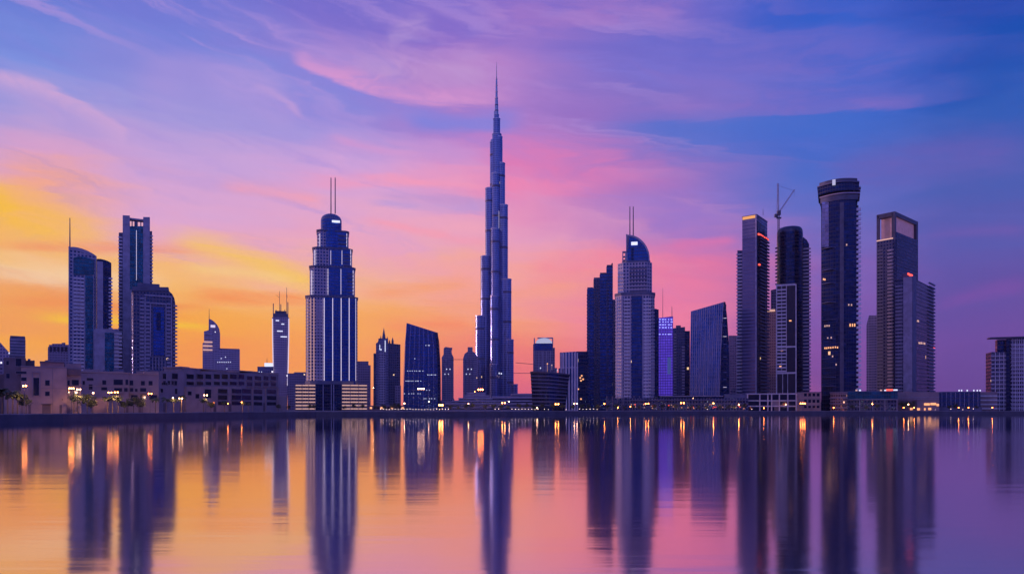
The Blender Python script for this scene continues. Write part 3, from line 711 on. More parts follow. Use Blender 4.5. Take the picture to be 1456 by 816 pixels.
# ================================================================== spiky tower, trapezoid
Y = 1250
r = T('spired_tower', 'dark tower with jagged cluster of pointed roof spires left of the trapezoid glass block', 'tower', 550, Y); f = Face(550, Y)
part('left_wing', MB().prof(f, [(531,B0),(531,502),(535,502),(535,B0)], 20, 0, -4), [m_resid], r)
part('main_body', MB().prof(f, [(534.5,B0),(534.5,488),(538,486),(538,481),(552,481),(552,B0)], 34, 0, 0, 1), [m_faredge, m_roof], r)
part('right_wing', MB().prof(f, [(552,B0),(552,487.5),(569.4,489.5),(569.4,B0)], 30, 0, -3, 1), [m_resid, m_roof], r)
for px_, y0, w in ((544.4,465,2.4),(540,476,1.5),(549.4,477,1.4),(557,478.5,1.6),(536.6,483,1.0),(552.6,482,1.2)):
    x_, z0_, z1_ = wx(px_, Y), wz(489, Y), wz(y0, Y); w_ = w*Y/F
    part('spire', MB().cyl(x_, Y+9, w_, z0_, z0_+(z1_-z0_)*.45, 6).cyl(x_, Y+9, w_, z0_+(z1_-z0_)*.45, z1_, 6, 0, .1), m_slabd, r)
part('light_line', MB().pbox(f, 547.2, 548.2, 484, 500, -.3, .8), m_lit, r); part('light_line', MB().pbox(f, 539.6, 540.4, 490, 497, -.3, .8), m_lit, r)
part('bay', MB().pbox(f, 538.5, 548, 500, 586, -.4, 1.6), m_resi, r)
part('low_annex', MB().pbox(f, 562, 570, 548, 586, -10, 3), m_mauve, r)
for p in (540.2, 541.6): part('lit_window', MB().pbox(f, p, p+.9, 496, 498, 0, 1.2), m_lit, r)

Y = 1000
r = T('trapezoid_glass_tower', 'blue trapezoid glass tower with sloping roof and fine vertical ribs, left of the tallest tower', 'tower', 600, Y); f = Face(600, Y)
oL = lambda y: 578.2 - 5.2*((y-459)/127)**.7; oR = lambda y: 622.5 + 4.2*min(1, ((y-473)/60))**.8
L_ = [(oL(y), y) for y in (586,560,530,500,475,462)]; R_ = [(oR(y), y) for y in (474,485,500,530,586)]
part('glass_body', MB().prof(f, L_ + [(578.2,459)] + [(622.5,473)] + R_, 34, 0, 0, 1), [m_blue, m_roof], r)
n_ = 22
for k in range(n_+1):
    q = k/n_; xb = 573.6+q*(626.2-573.6); xt = 578.6+q*(622-578.6); yt = 459.6+q*14
    mb = MB(); pts_ = [(xb,584,),(573.9+q*(626.4-573.9),530),(575.9+q*(625-575.9),490),(xt,yt)]
    for i in range(3): mb.bar(f.p(pts_[i][0],.25)+(f.z(*pts_[i]),), f.p(pts_[i+1][0],.25)+(f.z(*pts_[i+1]),), .28)
    part('rib', mb, m_steel if k % 3 == 0 else m_metal, r)
part('edge_wall', MB().prof(f, [(623,586),(622.4,530),(620.5,490),(618.4,472.4),(622.6,473.6),(624.4,490),(626.6,530),(626.9,586)], 30, 0, .5), m_dark, r)
R = random.Random(5)
for y, a, b, n_ in ((526.8,578,603,8),(532.3,606,621,6),(541,576,599,9),(554,606,612,2),(509.4,589,592,1),(490.5,605,612,3),(559,574,600,6),(566,601,619,5)):
    for k in range(n_):
        x_ = a + (b-a)*(k+R.random()*.6)/n_; part('lit_window', MB().pbox(f, x_, x_+1.0, y, y+1.0, 0, .5), m_lit, r)

for pts, lab in (([(628,B0),(628,508),(630.6,504),(630.8,495),(633.5,493),(641,494.2),(643.2,494),(642,499),(642.6,503),(645,508),(645,B0)], 'narrow hazy tower with a notched crown right of the blue trapezoid'),
                 ([(658.4,B0),(658.4,510),(660.5,503),(665,499.5),(665,493.4),(672,493.4),(672,499.5),(676,502),(678.4,507),(678.4,B0)], 'narrow hazy tower with a square cap against the left foot of the tallest tower')):
    r, f = simple('notched_tower', lab, 'tower', 1500, pts, 32, m_mauve)
    a = pts[0][0]
    for k in range(3): part('pier', MB().pbox(f, a+3+5*k, a+4.1+5*k, 511, 586, -.4, 1.2), m_slabd, r)
    for k in range(4): part('lit_window', MB().pbox(f, a+4+2.4*k, a+5.2+2.4*k, 531-(k%2)*7, 532.4-(k%2)*7, 0, .8), m_lit, r)

# ================================================================== the tallest tower
Y = 1640
r = T('supertall_tower', 'tallest tower in the skyline, silver blue, stepping up in tiers to a needle spire', 'skyscraper', 706, Y)
Z = lambda y: wz(y, Y); X0 = wx(706, Y); K = Y/F
m_burj = facade('silver ribbed curtain wall', (0.30, 0.36, 0.60), (0.024, 0.095, 0.34), 4.2, 2.6, .56, .84, .006, wr=.28, wmetal=.85, gr=.16)
m_band2 = plain('louvred plant floor', (0.13, 0.135, 0.22), .45, .5)
def lobe(L, w, ang, n=9):
    """wing of length L and width w with a rounded nose, from the core outwards along ang"""
    d = (cos(ang), sin(ang)); e = (-d[1], d[0]); rr = w/2; pts = [(X0-e[0]*rr, Y-e[1]*rr)]
    for i in range(n+1):
        t_ = -pi/2 + pi*i/n
        pts.append((X0 + d[0]*(L-rr+rr*cos(t_)) + e[0]*rr*sin(t_), Y + d[1]*(L-rr+rr*cos(t_)) + e[1]*rr*sin(t_)))
    pts.append((X0+e[0]*rr, Y+e[1]*rr)); return pts
aL, aR, aF = radians(180+20), radians(-14), radians(-97)
wl = [(29,451,20),(22,366.5,22),(15.5,270,21),(9,204,19)]
wr_ = [(30,547,17),(24.2,484,18.5),(21,398.5,20),(16,293.5,21),(12,234,20),(8.2,196,17)]
wf_ = [(34,520,18),(27,425,19.5),(20,330,20.5),(13,250,19.5)]
for W, a_ in ((wl, aL), (wr_, aR), (wf_, aF)):
    for L, y, w in W:
        Lm = L*K/abs(cos(a_)) if a_ != aF else L*K
        part('wing_tier', MB().prism(lobe(Lm, w, a_), G, Z(y)), m_burj, r)
        part('tier_cap', MB().prism(lobe(Lm+.5, w+1.0, a_), Z(y)-1.0, Z(y)+1.6), m_steel, r)
        for yy in (y+18, y+60):
            if yy < 560: part('plant_band', MB().prism(lobe(Lm+.25, w+.5, a_), Z(yy)-2.4, Z(yy)+2.4), m_band2, r)
aB = radians(85)
part('rear_wing', MB().prism(lobe(40, 20, aB), G, Z(345)), m_burj, r)
core = [(9.5,560,192),(7.2,192,173),(5.6,173,163)]
part('core', MB().cyl(X0, Y, 8.6*K, G, Z(200), 20), m_burj, r)
for r0_, y0_, y1_, dx in ((6.6,203,192,.4),(5.0,196,170,.2),(3.4,172,164,0)):
    part('upper_tier', MB().cyl(X0+dx*K, Y, r0_*K, Z(y0_), Z(y1_), 18), m_burj, r)
    part('tier_cap', MB().cyl(X0+dx*K, Y, r0_*K+.5, Z(y1_)-.8, Z(y1_)+1.2, 18), m_steel, r)
part('spire', MB().cyl(X0, Y, 2.9*K, Z(166), Z(140), 14, 0, 2.0*K).cyl(X0, Y, 1.7*K, Z(140), Z(113), 12, 0, 1.0*K), m_steel, r)
for y_, r_ in ((158,2.75),(150,2.5),(140,2.25),(131,1.75),(122,1.5),(113,1.25)): part('spire_collar', MB().cyl(X0, Y, r_*K, Z(y_)-1.2, Z(y_)+1.2, 14), m_white if y_ < 145 else m_slabd, r)
part('spire_side', MB().cyl(X0-2.6*K, Y+2, 1.2*K, Z(176), Z(158), 10).cyl(X0+2.4*K, Y-2, 1.3*K, Z(180), Z(170), 10), m_steel, r)
part('spire_tip', MB().cyl(X0, Y, .75*K, Z(113), Z(89), 10, 0, .25*K), m_white, r)
for k, (px_, y0_, y1_) in enumerate(((709.4,300,575),(700.2,380,560))):
    fb = Face(px_, Y-34); part('light_line', MB().bar((wx(px_,Y-24), Y-24, wz(y0_,Y-24)), (wx(px_,Y-24), Y-24, wz(y1_,Y-24)), .45), m_led, r) if k == 0 else None
fb = Face(708, Y-58)
for x_, y_ in ((709,529.5),(712,530),(717,529.6),(720,530),(668,521)): part('lit_window', MB().pbox(fb, x_, x_+1.6, y_, y_+2, -1.5, 0), m_lit, r) if x_ > 700 and x_ < 714 else None
part('entrance_podium', MB().cyl(X0, Y, 40*K, G, Z(574), 40, 0, 38*K), m_mauve, r)

# ================================================================== right of the tallest tower
Y = 1300
r = T('barrel_top_tower', 'mauve tower with a lit white barrel vault roof behind the curved dark block', 'tower', 773, Y); f = Face(773, Y)
part('tower_body', MB().prof(f, [(758,B0),(758,489),(786.4,489),(786.4,B0)], 32, 0, 0, 1), [m_mauve, m_roof], r)
part('side_wing', MB().prof(f, [(786.4,B0),(786.4,494),(789,494),(789,B0)], 26, 0, -3), [m_mauve], r)
part('crown_glass', MB().pbox(f, 760, 785, 488, 498, -30, .9), m_blue, r)
m_vault = plain('lit vault glass', (.5,.5,.65), .3, emit=.45, ecol=(.8,.84,1.), grain=0)
part('barrel_vault', MB().prof(f, [(762,487)] + [(773.5-11.5*cos(pi*k/10), 487.6-7.2*sin(pi*k/10)) for k in range(11)] + [(785,487)], 28, 0, -.6), m_vault, r)
for p in (759, 785.2): part('corner_post', MB().pbox(f, p, p+1.4, 480.5, 490, -30, .6), m_slab, r)
part('crown_beam', MB().pbox(f, 764, 786.4, 479.4, 481.2, -6, -3), m_slab, r)
for k in range(5): part('pier', MB().pbox(f, 760+5.6*k, 761+5.6*k, 499, 586, -.4, 1.0), m_slab, r)

Y = 800
r = T('curved_office_block', 'low dark block with curved banded facade flaring outwards to its roof', 'building', 781, Y)
mb = MB(); rings = []; bands = []
def ring(y):
    q = (586-y)/(586-529); a = 757.6-3.2*q; b = 803+6.6*q
    fz = wz(y, Y) if y < 584 else G
    P = []
    for k in range(17):
        s = k/16; px = a+(b-a)*s; bow = 17*sin(pi*s); yy = Y - bow + (0 if s < .5 else 6*(s-.5))
        P.append((wx(px, yy), yy, fz - (0.0 if y > 584 else 3.2*s*q)))
    P += [(wx(b, Y+26), Y+26, fz - 3.2*q*(y < 584)), (wx(a, Y+26), Y+26, fz)]
    return P
ys = [586,577,570,563,556,549,542,535,529]
part('glass_body', MB().loft([ring(y) for y in ys]), m_dark, r)
for k, y in enumerate([576.5-5.2*i for i in range(10)]):
    a_, b_ = ring(y), ring(y-1.5)
    cx0 = sum(p[0] for p in a_)/len(a_); cy0 = sum(p[1] for p in a_)/len(a_)
    ex = lambda P: [(cx0+(p[0]-cx0)*1.012, cy0+(p[1]-cy0)*1.05-.2, p[2]) for p in P]
    part('sunshade_band', MB().loft([ex(a_), ex(b_)]), m_slabd, r)
ex = lambda P, dz: [(cx0+(p[0]-cx0)*1.02, cy0+(p[1]-cy0)*1.06-.2, p[2]+dz) for p in P]
part('roof_rim', MB().loft([ex(ring(530), 0), ex(ring(529), 1.0)]), m_metal, r)
R = random.Random(3)
for k in range(8):
    x_ = 763+5.2*k; h_ = 1.5+R.random()*3
    part('roof_plant', MB().box(wx(x_,Y+8), wx(x_+1.5+R.random()*2.4,Y+8), Y+4, Y+9, wz(532,Y), wz(528,Y)+h_), m_slabd, r)
for x_, y_, mm in ((768.5,523,m_lit),(778.3,517,m_warm),(784.6,519,m_ledw),(792,526,m_lit)):
    part('roof_light', MB().ball((wx(x_,Y+6), Y+6, wz(y_,Y+6)), .75).bar((wx(x_,Y+6),Y+6,wz(531,Y+6)),(wx(x_,Y+6),Y+6,wz(y_,Y+6)),.12), [mm], r)

Y = 960
r, f = simple('striped_office_block', 'pale block with broad vertical glass stripes between curved block and dark stepped tower', 'building', Y, [(796,B0),(796,501),(822,499.4),(822,B0)], 40, m_stripe)
part('dark_side', MB().prof(f, [(822,B0),(822,499.4),(836,499.4),(836,B0)], 34, 0, -1.2), [m_dark], r)
for k in range(7): part('fin', MB().pbox(f, 797+3.9*k, 798.2+3.9*k, 501.5, 586, -.4, 1.0), m_white, r)
for x_, y_ in ((824,536),(826,533),(825,540),(828,538),(821,552),(825,566)): part('lit_window', MB().pbox(f, x_, x_+2.2, y_, y_+2, -1.4, .2), m_warm, r)
Yc = 1150
for a, b, y0, y1, my, lab in ((733,757,515.5,518,578,'thin crane boom reaching left behind the barrel roofed tower'),(730,756,530.4,530.6,580,'lower thin crane boom right of the tallest tower foot'),(640,664,511,511,578,'thin crane boom reaching left of the square capped hazy tower')):
    c = thing('tower_crane', lab, 'crane', gp(b+3, Yc), G, 'distant crane booms')
    part('jib', MB().bar((wx(a,Yc),Yc,wz(y0,Yc)), (wx(b+4,Yc),Yc,wz(y1,Yc)), .5), m_metal, c)
    part('crane_mast', MB().bar((wx(b+3,Yc),Yc,G), (wx(b+3,Yc),Yc,wz(y1-4,Yc)), .7), m_metal, c)

Y = 1000
r = T('stepped_dark_tower', 'dark teal tower of joined slabs stepping up towards the right', 'tower', 855, Y); f = Face(855, Y)
for a, b, y, bk, mt_ in ((834.6,844,410.5,0,m_curtain),(843.8,853,396,3,m_resid),(852.6,862.6,389.4,1.5,m_curtain),(862.2,871.4,378.6,0,m_curtain),(871,878,428,-2,m_resid)):
    part('slab_shaft', MB().prof(f, [(a,B0),(a,y+.6),(b,y-.6),(b,B0)], 26, 0, -bk, 1), [mt_, m_roof], r)
    part('shaft_cap', MB().pbox(f, a+.5, b-.5, y-2.2, y+.8, -20, -bk-1), m_slabd, r)
part('roof_fin', MB().pbox(f, 869.4, 871.4, 374, 380, -8, -1), m_slabd, r)
for x0, x1, y0 in ((834.2,838.4,416),(851.2,853.4,402),(863.8,866.2,395),(873,878.4,432)):
    balconies(r, f.p(x0,.4), f.p(x1,.4), G+10, f.z((x0+x1)/2, y0), 3.6, .8, m_slabd)
for p in (844.6, 862.2): part('fin', MB().pbox(f, p, p+.9, 400, 586, -.4, 1.5), m_slabd, r)

# twin-mast tower with the quarter-round crown (right)
Y = 930
r = T('quarter_round_tower', 'pale hotel tower with quarter-round glass crown, twin masts and stacked balconies', 'tower', 903, Y); f = Face(903, Y)
Z = lambda y: wz(y, Y)
m_hotel = facade('warm pale hotel wall', (0.58,0.51,0.61), (0.02,0.06,0.20), 3.6, 3.2, .58, .6, .02, gr=.4, metal=.6)
part('main_body', MB().prism(oct_(874.4, 931, Y, .16, .7, 0), G, Z(418), 0, 1), [m_hotel, m_roof], r)
part('ring_ledge', MB().prism(oct_(873.6, 932, Y, .16, .72, -1.2), Z(419), Z(415.6)), m_slabd, r)
part('upper_tier', MB().prism(oct_(878, 927.4, Y, .16, .7, 4), Z(416.5), Z(372), 0, 1), [m_hotel, m_roof], r)
part('upper_ledge', MB().prism(oct_(884, 925, Y, .16, .7, 5), Z(372), Z(369)), m_slabd, r)
fcr = Face(905, Y+9)
arc = [(891.6+31.6*sin(pi/2*k/12), 334.6+34*(1-cos(pi/2*k/12))) for k in range(13)]
part('crown_sail', MB().prof(fcr, [(890.6,372),(890.6,334)] + arc + [(923.4,372)], 22, 0, 0, 0), [m_blue], r)
part('crown_rim', MB().prof(fcr, [(890.2,372),(890.2,333),(891.6,333.2)] + [(a+.6, b-.8) for a, b in arc] + [(924,372),(922.6,372)] + [(a-.9, b+1.4) for a, b in reversed(arc)] + [(892,336),(892,372)], 23, 0, .6), m_slab, r)
part('lit_emblem', MB().pbox(fcr, 897.5, 906.5, 344, 348.6, -.3, .5), m_lit, r)
part('crown_slot', MB().pbox(fcr, 897.6, 901, 352, 370, -.3, .4), m_dark, r)
part('open_frame', MB().pbox(f, 884.6, 886, 356, 373, -16, -9).pbox(f, 888.6, 890, 356, 373, -16, -9).pbox(f, 884.6, 890, 355, 356.4, -16, -9).pbox(f, 886, 888.6, 362, 363, -16, -9).pbox(f, 886, 888.6, 367, 368, -16, -9), m_slab, r)
balconies(r, f.p(878.4,-3.8), f.p(887.6,-3.8), Z(415), Z(383), 3.6, 2.0, m_white)
balconies(r, f.p(895,-3.6), f.p(920,-3.6), Z(414), Z(376), 3.6, .8, m_slabd)
part('glass_bay', MB().pbox(f, 898, 913, 420.5, 586, -6, 1.1), m_curtain, r)
for a, b in ((877,883.4),(887.2,896),(915,925.6)):
    balconies(r, f.p(a,-1.5 if a < 880 or a > 910 else 0), f.p(b,-1.5 if a < 880 or a > 910 else 0), G+14, Z(422), 3.6, 1.6, m_white)
balconies(r, f.p(925.8,-5), f.p(930.6,-7), G+14, Z(430), 3.6, 1.0, m_slab)
for p in (884.2, 913.4): part('fin', MB().pbox(f, p, p+1.6, 420, 586, -2, 2.1), m_slab, r)
fd = Face(934, Y+18); part('dark_flank', MB().prof(fd, [(928,B0),(928,438),(936.6,440),(936.6,B0)], 24, 0, 0, 1), [m_dark, m_roof], r)
for p in (895.6, 900.4): mast(r, p, Y+14, 294, 340, .8, .6)
part('podium', MB().pbox(f, 862, 934, 566, 586, -30, 12), m_resid, r)
for k in range(10): part('podium_column', MB().pbox(f, 863+7.6*k, 864+7.6*k, 563, 586, 12.1, 13), m_sand2, r)

Y = 1250
r = T('violet_tower', 'glowing violet glass tower with blue light lines at its top', 'tower', 946, Y); f = Face(946, Y)
m_violet = facade('violet lit glass', (0.14, 0.10, 0.34), (0.14, 0.12, 0.42), 3.8, 3.4, .84, .8, 0, glow=(0.11, 0.05, 0.68), glowe=.62)
part('tower_body', MB().prof(f, [(936,B0),(936,452),(957,449.6),(957,B0)], 30, 0, 0, 1), [m_violet, m_roof], r)
m_blueled = plain('blue light line', (0.3, 0.3, 0.9), .4, emit=1.5, ecol=(0.34, 0.36, 1.0), grain=0)
R = random.Random(9)
for i, y in enumerate((453.5,457,461,465,474.5)):
    for k in range(5):
        x_ = 937+4*k+R.random(); part('blue_light', MB().pbox(f, x_, x_+1.4+R.random()*1.6, y, y+1.3, -.3, .5), m_blueled, r)
part('violet_column', MB().pbox(f, 949, 954, 508, 532, -.3, .6), plain('dim blue panel', (.2,.3,.6), .4, emit=.12, ecol=(.25,.4,1.), grain=0), r)
mast(r, 942.4, Y+10, 410, 452, .5, .25); mast(r, 955.4, Y+8, 436, 451, .6, .4)
Y = 1150
r = T('dark_office_tower', 'small dark tower between violet tower and the slanted ribbed glass building', 'tower', 968, Y); f = Face(968, Y)
part('tower_body', MB().prof(f, [(957,B0),(957,466.6),(974,464.6),(974,B0)], 26, 0, 0, 1), [m_resid, m_roof], r)
part('rear_wing', MB().prof(f, [(974,B0),(974,470),(981,470),(981,B0)], 20, 0, -5, 1), [m_dark, m_roof], r)
for a, b in ((958,961.6),(969.4,973.4)): balconies(r, f.p(a), f.p(b), G+6, f.z(a, 490 if a > 960 else 472), 3.8, .8, m_slab)
part('roof_box', MB().pbox(f, 961, 968, 462, 466, -14, -5), m_slabd, r)

# slanted ribbed building
Y = 900
r = T('slanted_glass_building', 'ribbed glass building with a roof slanting up to the right and a dark bowed end', 'tower', 1008, Y); f = Face(1003, Y, 10)
part('glass_body', MB().prof(f, [(980.6,B0),(981.4,500),(982.4,442.6),(1028.6,429.4),(1026,470),(1023.4,520),(1022.4,B0)], 26, 0, 0, 1), [m_fine, m_roof], r)
n_ = 15
for k in range(n_+1):
    q = k/n_; mb = MB(); P_ = [(980.8+q*41.4,584),(981.6+q*43.2,500),(982.6+q*45.8,443-q*13.4)]
    for i in range(2): mb.bar(f.p(P_[i][0],.3)+(f.z(*P_[i]),), f.p(P_[i+1][0],.3)+(f.z(*P_[i+1]),), .3)
    part('rib', mb, m_slab if k % 2 else m_steel, r)
f2 = Face(1029, Y+3, -6)
part('bowed_end', MB().prof(f2, [(1022.6,B0),(1023.8,520),(1026.2,470),(1029,429),(1031.6,429.4),(1034,452),(1035.8,480),(1037,515),(1037.4,B0)], 24, 0, 0, 1), [m_dark, m_roof], r)
for y in (441,452,463,478,489,507,529,539,550): part('lit_floor_line', MB().pbox(f2, 1026.5+(460-y)*-.0+2, 1033, y, y+.6, -.2, .35), m_slab if y % 2 else m_led, r)
simple('apartment_block', 'plain dusky pink block between the slanted glass building and mauve slab tower', 'building', 1250, [(1036,B0),(1036,477),(1052,477),(1052,B0)], 30, facade('dusky pink wall', (0.42,0.30,0.36), (0.2,0.16,0.24), 3.6, 3.0, .5, .45, .01))

# ================================================================== right towers
Y = 920
P, fL, fR = quad(1055.4, 1076, 1091, Y, 38)
r = T('mauve_slab_tower', 'tall tower with a smooth mauve slab face, lit rooftop strip and red lights', 'tower', 1074, Y)
zt = [fL.z(1070, 306), fR.z(1087, 306)]
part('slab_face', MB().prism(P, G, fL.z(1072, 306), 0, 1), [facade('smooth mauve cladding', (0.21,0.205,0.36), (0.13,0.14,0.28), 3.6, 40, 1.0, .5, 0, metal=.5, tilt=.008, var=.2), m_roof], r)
part('lit_strip', MB().pbox(fL, 1056, 1074, 307.4, 311.4, -.3, .5), plain('amber strip', (.6,.3,.1), .5, emit=.75, ecol=(1.0,.45,.12), grain=0), r)
part('edge_pier', MB().pbox(fL, 1074, 1076, 306, 586, -.5, .6), m_slab, r)
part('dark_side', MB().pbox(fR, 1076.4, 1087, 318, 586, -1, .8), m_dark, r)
balconies(r, fR.p(1079,.7), fR.p(1092,.7), G+12, fR.z(1085, 338), 3.6, 1.6, m_slabd)
fl2 = Face(1051, Y+20)
part('rear_wing', MB().prof(fl2, [(1048.4,B0),(1048.4,356),(1056.6,356),(1056.6,B0)], 20, 0, 0, 1), [m_resid, m_roof], r)
balconies(r, fl2.p(1047), fl2.p(1056), G+12, fl2.z(1052, 358), 3.6, 1.4, m_white)
part('terrace', MB().pbox(fR, 1079, 1091, 336, 339, -8, 2.2), m_slabd, r)
for p, y in ((1076.5,332.5),(1079,333.5),(1081.4,335),(1084,337),(1086.6,338),(1089,340),(1077.4,375.6)):
    part('red_light', MB().pbox(fR, p, p+1.5, y, y+1.8, .9, 2.4), m_red, r)
mast(r, 1085, Y+14, 297, 306, .4, .2)
part('cornice', MB().prism(grow(P, .5), fL.z(1072, 306)-1.4, fL.z(1072, 306)+.8), m_slabd, r)

Y = 1080
r = T('pink_tower', 'narrow salmon tower with a scaffolded grey top showing between two dark towers', 'tower', 1097, Y); f = Face(1097, Y)
part('tower_body', MB().prof(f, [(1089,B0),(1089,441),(1106,441),(1106,B0)], 24, 0, 0, 1), [facade('salmon wall', (0.50,0.32,0.30), (0.25,0.16,0.20), 3.5, 2.6, .5, .4, .03), m_roof], r)
part('grey_top', MB().prof(f, [(1096,441),(1096,412),(1104,410),(1104,441)], 16, 0, -4), [m_resid], r)
part('lit_parapet', MB().pbox(f, 1091, 1102, 440, 443, -.5, .6), m_ledw, r)

m_deepg = plain('near black glass', (0.02,0.03,0.06), .15, .5)
# rounded tower with the crane
Y = 940
r = T('rounded_top_tower', 'dark rounded glass tower with a white balcony grid on its lower front', 'tower', 1127, Y); f = Face(1124, Y)
Z = lambda y: wz(y, Y); rx = 17.6*Y/F; cx_ = wx(1123, Y+rx); cy_ = Y+rx
part('glass_drum', MB().cyl(cx_, cy_, rx, G, Z(328), 36), m_dark, r)
rings = []
for k in range(5):
    a_ = k/4*pi/2; rr = rx*(.72+.28*cos(a_)); rings.append([(cx_+rr*cos(2*pi*j/36), cy_+rr*sin(2*pi*j/36), Z(328)+8*sin(a_)) for j in range(36)])
part('domed_roof', MB().loft(rings), m_metal, r, smooth=True)
f2 = Face(1146, Y+16)
sh = [(1134,B0),(1134,336),(1142,337),(1147,341),(1150.4,347),(1151,B0)]
part('right_shoulder', MB().prof(f2, sh, 26, 0, 0, 1), [m_dark, m_roof], r)
balconies(r, f2.p(1140.6), f2.p(1153), G+14, f2.z(1146, 350), 3.7, 1.6, m_white)
part('shoulder_pier', MB().pbox(f2, 1137, 1139.6, 340, 586, -1, 1.2), m_slabd, r)
fb = Face(1117, Y-3)
part('front_frame', MB().pbox(fb, 1103.4, 1105, 404, 586, -8, .8).pbox(fb, 1131, 1132.6, 404, 586, -8, .8).pbox(fb, 1105, 1131, 404, 406.4, -8, .8).pbox(fb, 1105, 1131, 492, 494.2, -8, .8).pbox(fb, 1105, 1131, 529, 531.4, -8, .8), m_white, r)
part('front_glazing', MB().pbox(fb, 1105, 1131, 405, 586, -8, -.6), m_deepg, r)
balconies(r, fb.p(1105.1,-.6), fb.p(1117.6,-.6), fb.z(1111, 528.6), fb.z(1111, 408), 3.7, 1.1, m_white)
part('frame_post', MB().pbox(fb, 1117.7, 1118.6, 406.5, 528.8, -3, .7), m_white, r); part('frame_post', MB().pbox(fb, 1111, 1111.7, 406.5, 528.8, -3, .4), m_white, r)
for p in (1112.5, 1119.6): part('frame_post', MB().pbox(fb, p, p+.8, 531.5, 586, -3, .5), m_white, r)
balconies(r, f.p(1103.2,-6), f.p(1106.4,-3), Z(403), Z(346), 3.7, 1.4, m_slabd)
for x_, y_ in ((1110,497),(1122,455),(1108,520)): part('lit_window', MB().pbox(fb, x_, x_+3.4, y_, y_+1.8, -.8, -.3), m_warm, r)
# crane on its roof, red jib lights
c = thing('tower_crane', 'luffing crane with tall lattice mast and raised jib on the rounded tower', 'crane', gp(1106, Y+8), Z(346))
def lattice(a, b, w, k, n):
    mb = MB(); a, b = Vector(a), Vector(b); d = (b-a); u = d.cross(Vector((0,1,0))).normalized(); v = d.cross(u).normalized()
    cs = [u*w+v*w, u*w-v*w, -u*w-v*w, -u*w+v*w]
    for q in cs: mb.bar(a+q, b+q, k)
    for i in range(n):
        p0, p1 = a+d*i/n, a+d*(i+1)/n
        for j in range(4): mb.bar(p0+cs[j], p1+cs[(j+1) % 4], k*.8)
    return mb
Yc = Y+8; xw = lambda p, y: (wx(p, Yc), Yc, wz(y, Yc))
part('crane_mast', lattice(xw(1107,346), xw(1107,300), 1.0, .22, 16), m_metal, c)
part('mast_head', lattice(xw(1106.6,300), xw(1106,261), .8, .2, 12), m_slab, c)
part('jib', lattice(xw(1109,300), xw(1129.6,270), .7, .2, 14), m_slab, c)
part('counterweight', MB().box(wx(1101.4,Yc), wx(1105.4,Yc), Yc-1.5, Yc+1.5, wz(309,Yc), wz(304.6,Yc)), m_metal, c)
part('cab', MB().box(wx(1105,Yc), wx(1109.6,Yc), Yc-1.8, Yc+1.8, wz(306,Yc), wz(300,Yc)).box(wx(1104,Yc), wx(1110.6,Yc), Yc-1, Yc+1, wz(311,Yc), wz(309,Yc)), m_metal, c)
part('stay', MB().bar(xw(1106.2,264), xw(1128,271), .12).bar(xw(1106.2,270), xw(1103,305), .12), m_metal, c)
part('hoist_cable', MB().bar(xw(1129.6,270), xw(1129.4,280), .1), m_metal, c)

# tall round tower
Y = 880
r = T('round_crown_tower', 'tallest dark glass tower on the right with round overhanging crown and pale balcony edge', 'tower', 1193, Y)
Z = lambda y: wz(y, Y); rx = 25.6*Y/F; cy_ = Y+rx*.9; cx_ = wx(1192.6, cy_)
def slab_poly(px0, px1, Y, bow, dep, n=14):
    ff = Face((px0+px1)/2, Y); a, b = ff.s_(px0), ff.s_(px1)
    P = [(a+(b-a)*k/n, -bow*sin(pi*k/n)) for k in range(n+1)] + [(b, dep), (a, dep)]
    return [tuple(ff.c + ff.t*s - ff.n*q) for s, q in P]
m_deep = facade('deep navy glass', (0.025, 0.033, 0.06), (0.006, 0.026, 0.115), 4.0, 2.4, .92, .86, .02, le=1.1, lcol=(1.0, .5, .22))
part('glass_body', MB().prism(slab_poly(1167.6, 1217.6, Y, 7, 34), G, Z(286), 0, 1), [m_deep, m_roof], r)
f = Face(1192, Y)
part('sheen_panel', MB().pbox(f, 1168.6, 1182, 288, 352, -4, 4.2), facade('painted pale sheen', (.24,.24,.36), (.20,.22,.40), 4, 3, .9, .85, 0, metal=.9), r)  # pale sheen on the glass painted as a raised panel
part('centre_pier', MB().pbox(f, 1194, 1199.6, 290, 586, -3, 7.6), m_metal, r)
for a, b in ((1162.6,1221.6),):
    part('crown_ring', MB().prism(slab_poly(1163, 1221.4, Y-2, 10, 40), Z(275), Z(264)), m_dark, r)
    part('crown_lip', MB().prism(slab_poly(1162, 1222, Y-3, 11, 42), Z(264), Z(262.4)), m_slabd, r)
    part('crown_top', MB().prism(slab_poly(1165, 1219, Y, 9, 36), Z(262.4), Z(257)), m_metal, r)
    part('crown_neck', MB().prism(slab_poly(1166.6, 1219.6, Y-.5, 8, 36), Z(287), Z(279)), m_metal, r)
    part('crown_deck', MB().prism(slab_poly(1165, 1223, Y-1.5, 9, 38), Z(279), Z(277.4)), m_slab, r)
part('crown_marker', MB().pbox(Face(1185, Y-13), 1183.4, 1188, 255.4, 263, -2, 0), m_vault, r)
for k in range(4): part('crown_louvre', MB().prism(slab_poly(1213, 1224-k*.5, Y-2, 2, 10), Z(268+4*k), Z(266.6+4*k)), m_slab, r)
P_, Q_ = f.p(1215.6,-8), f.p(1223.6,-14)
part('right_core', MB().prof(Face(1219, Y+12), [(1216,B0),(1216,292),(1220.6,292),(1220.6,B0)], 18), m_dark, r)
balconies(r, f.p(1216.8,-3), f.p(1223.6,-5), G+14, f.z(1220, 292), 4.6, 2.4, m_white, th=.5, rail=1.6)
R = random.Random(21)
fw = Face(1192, Y-7.4)
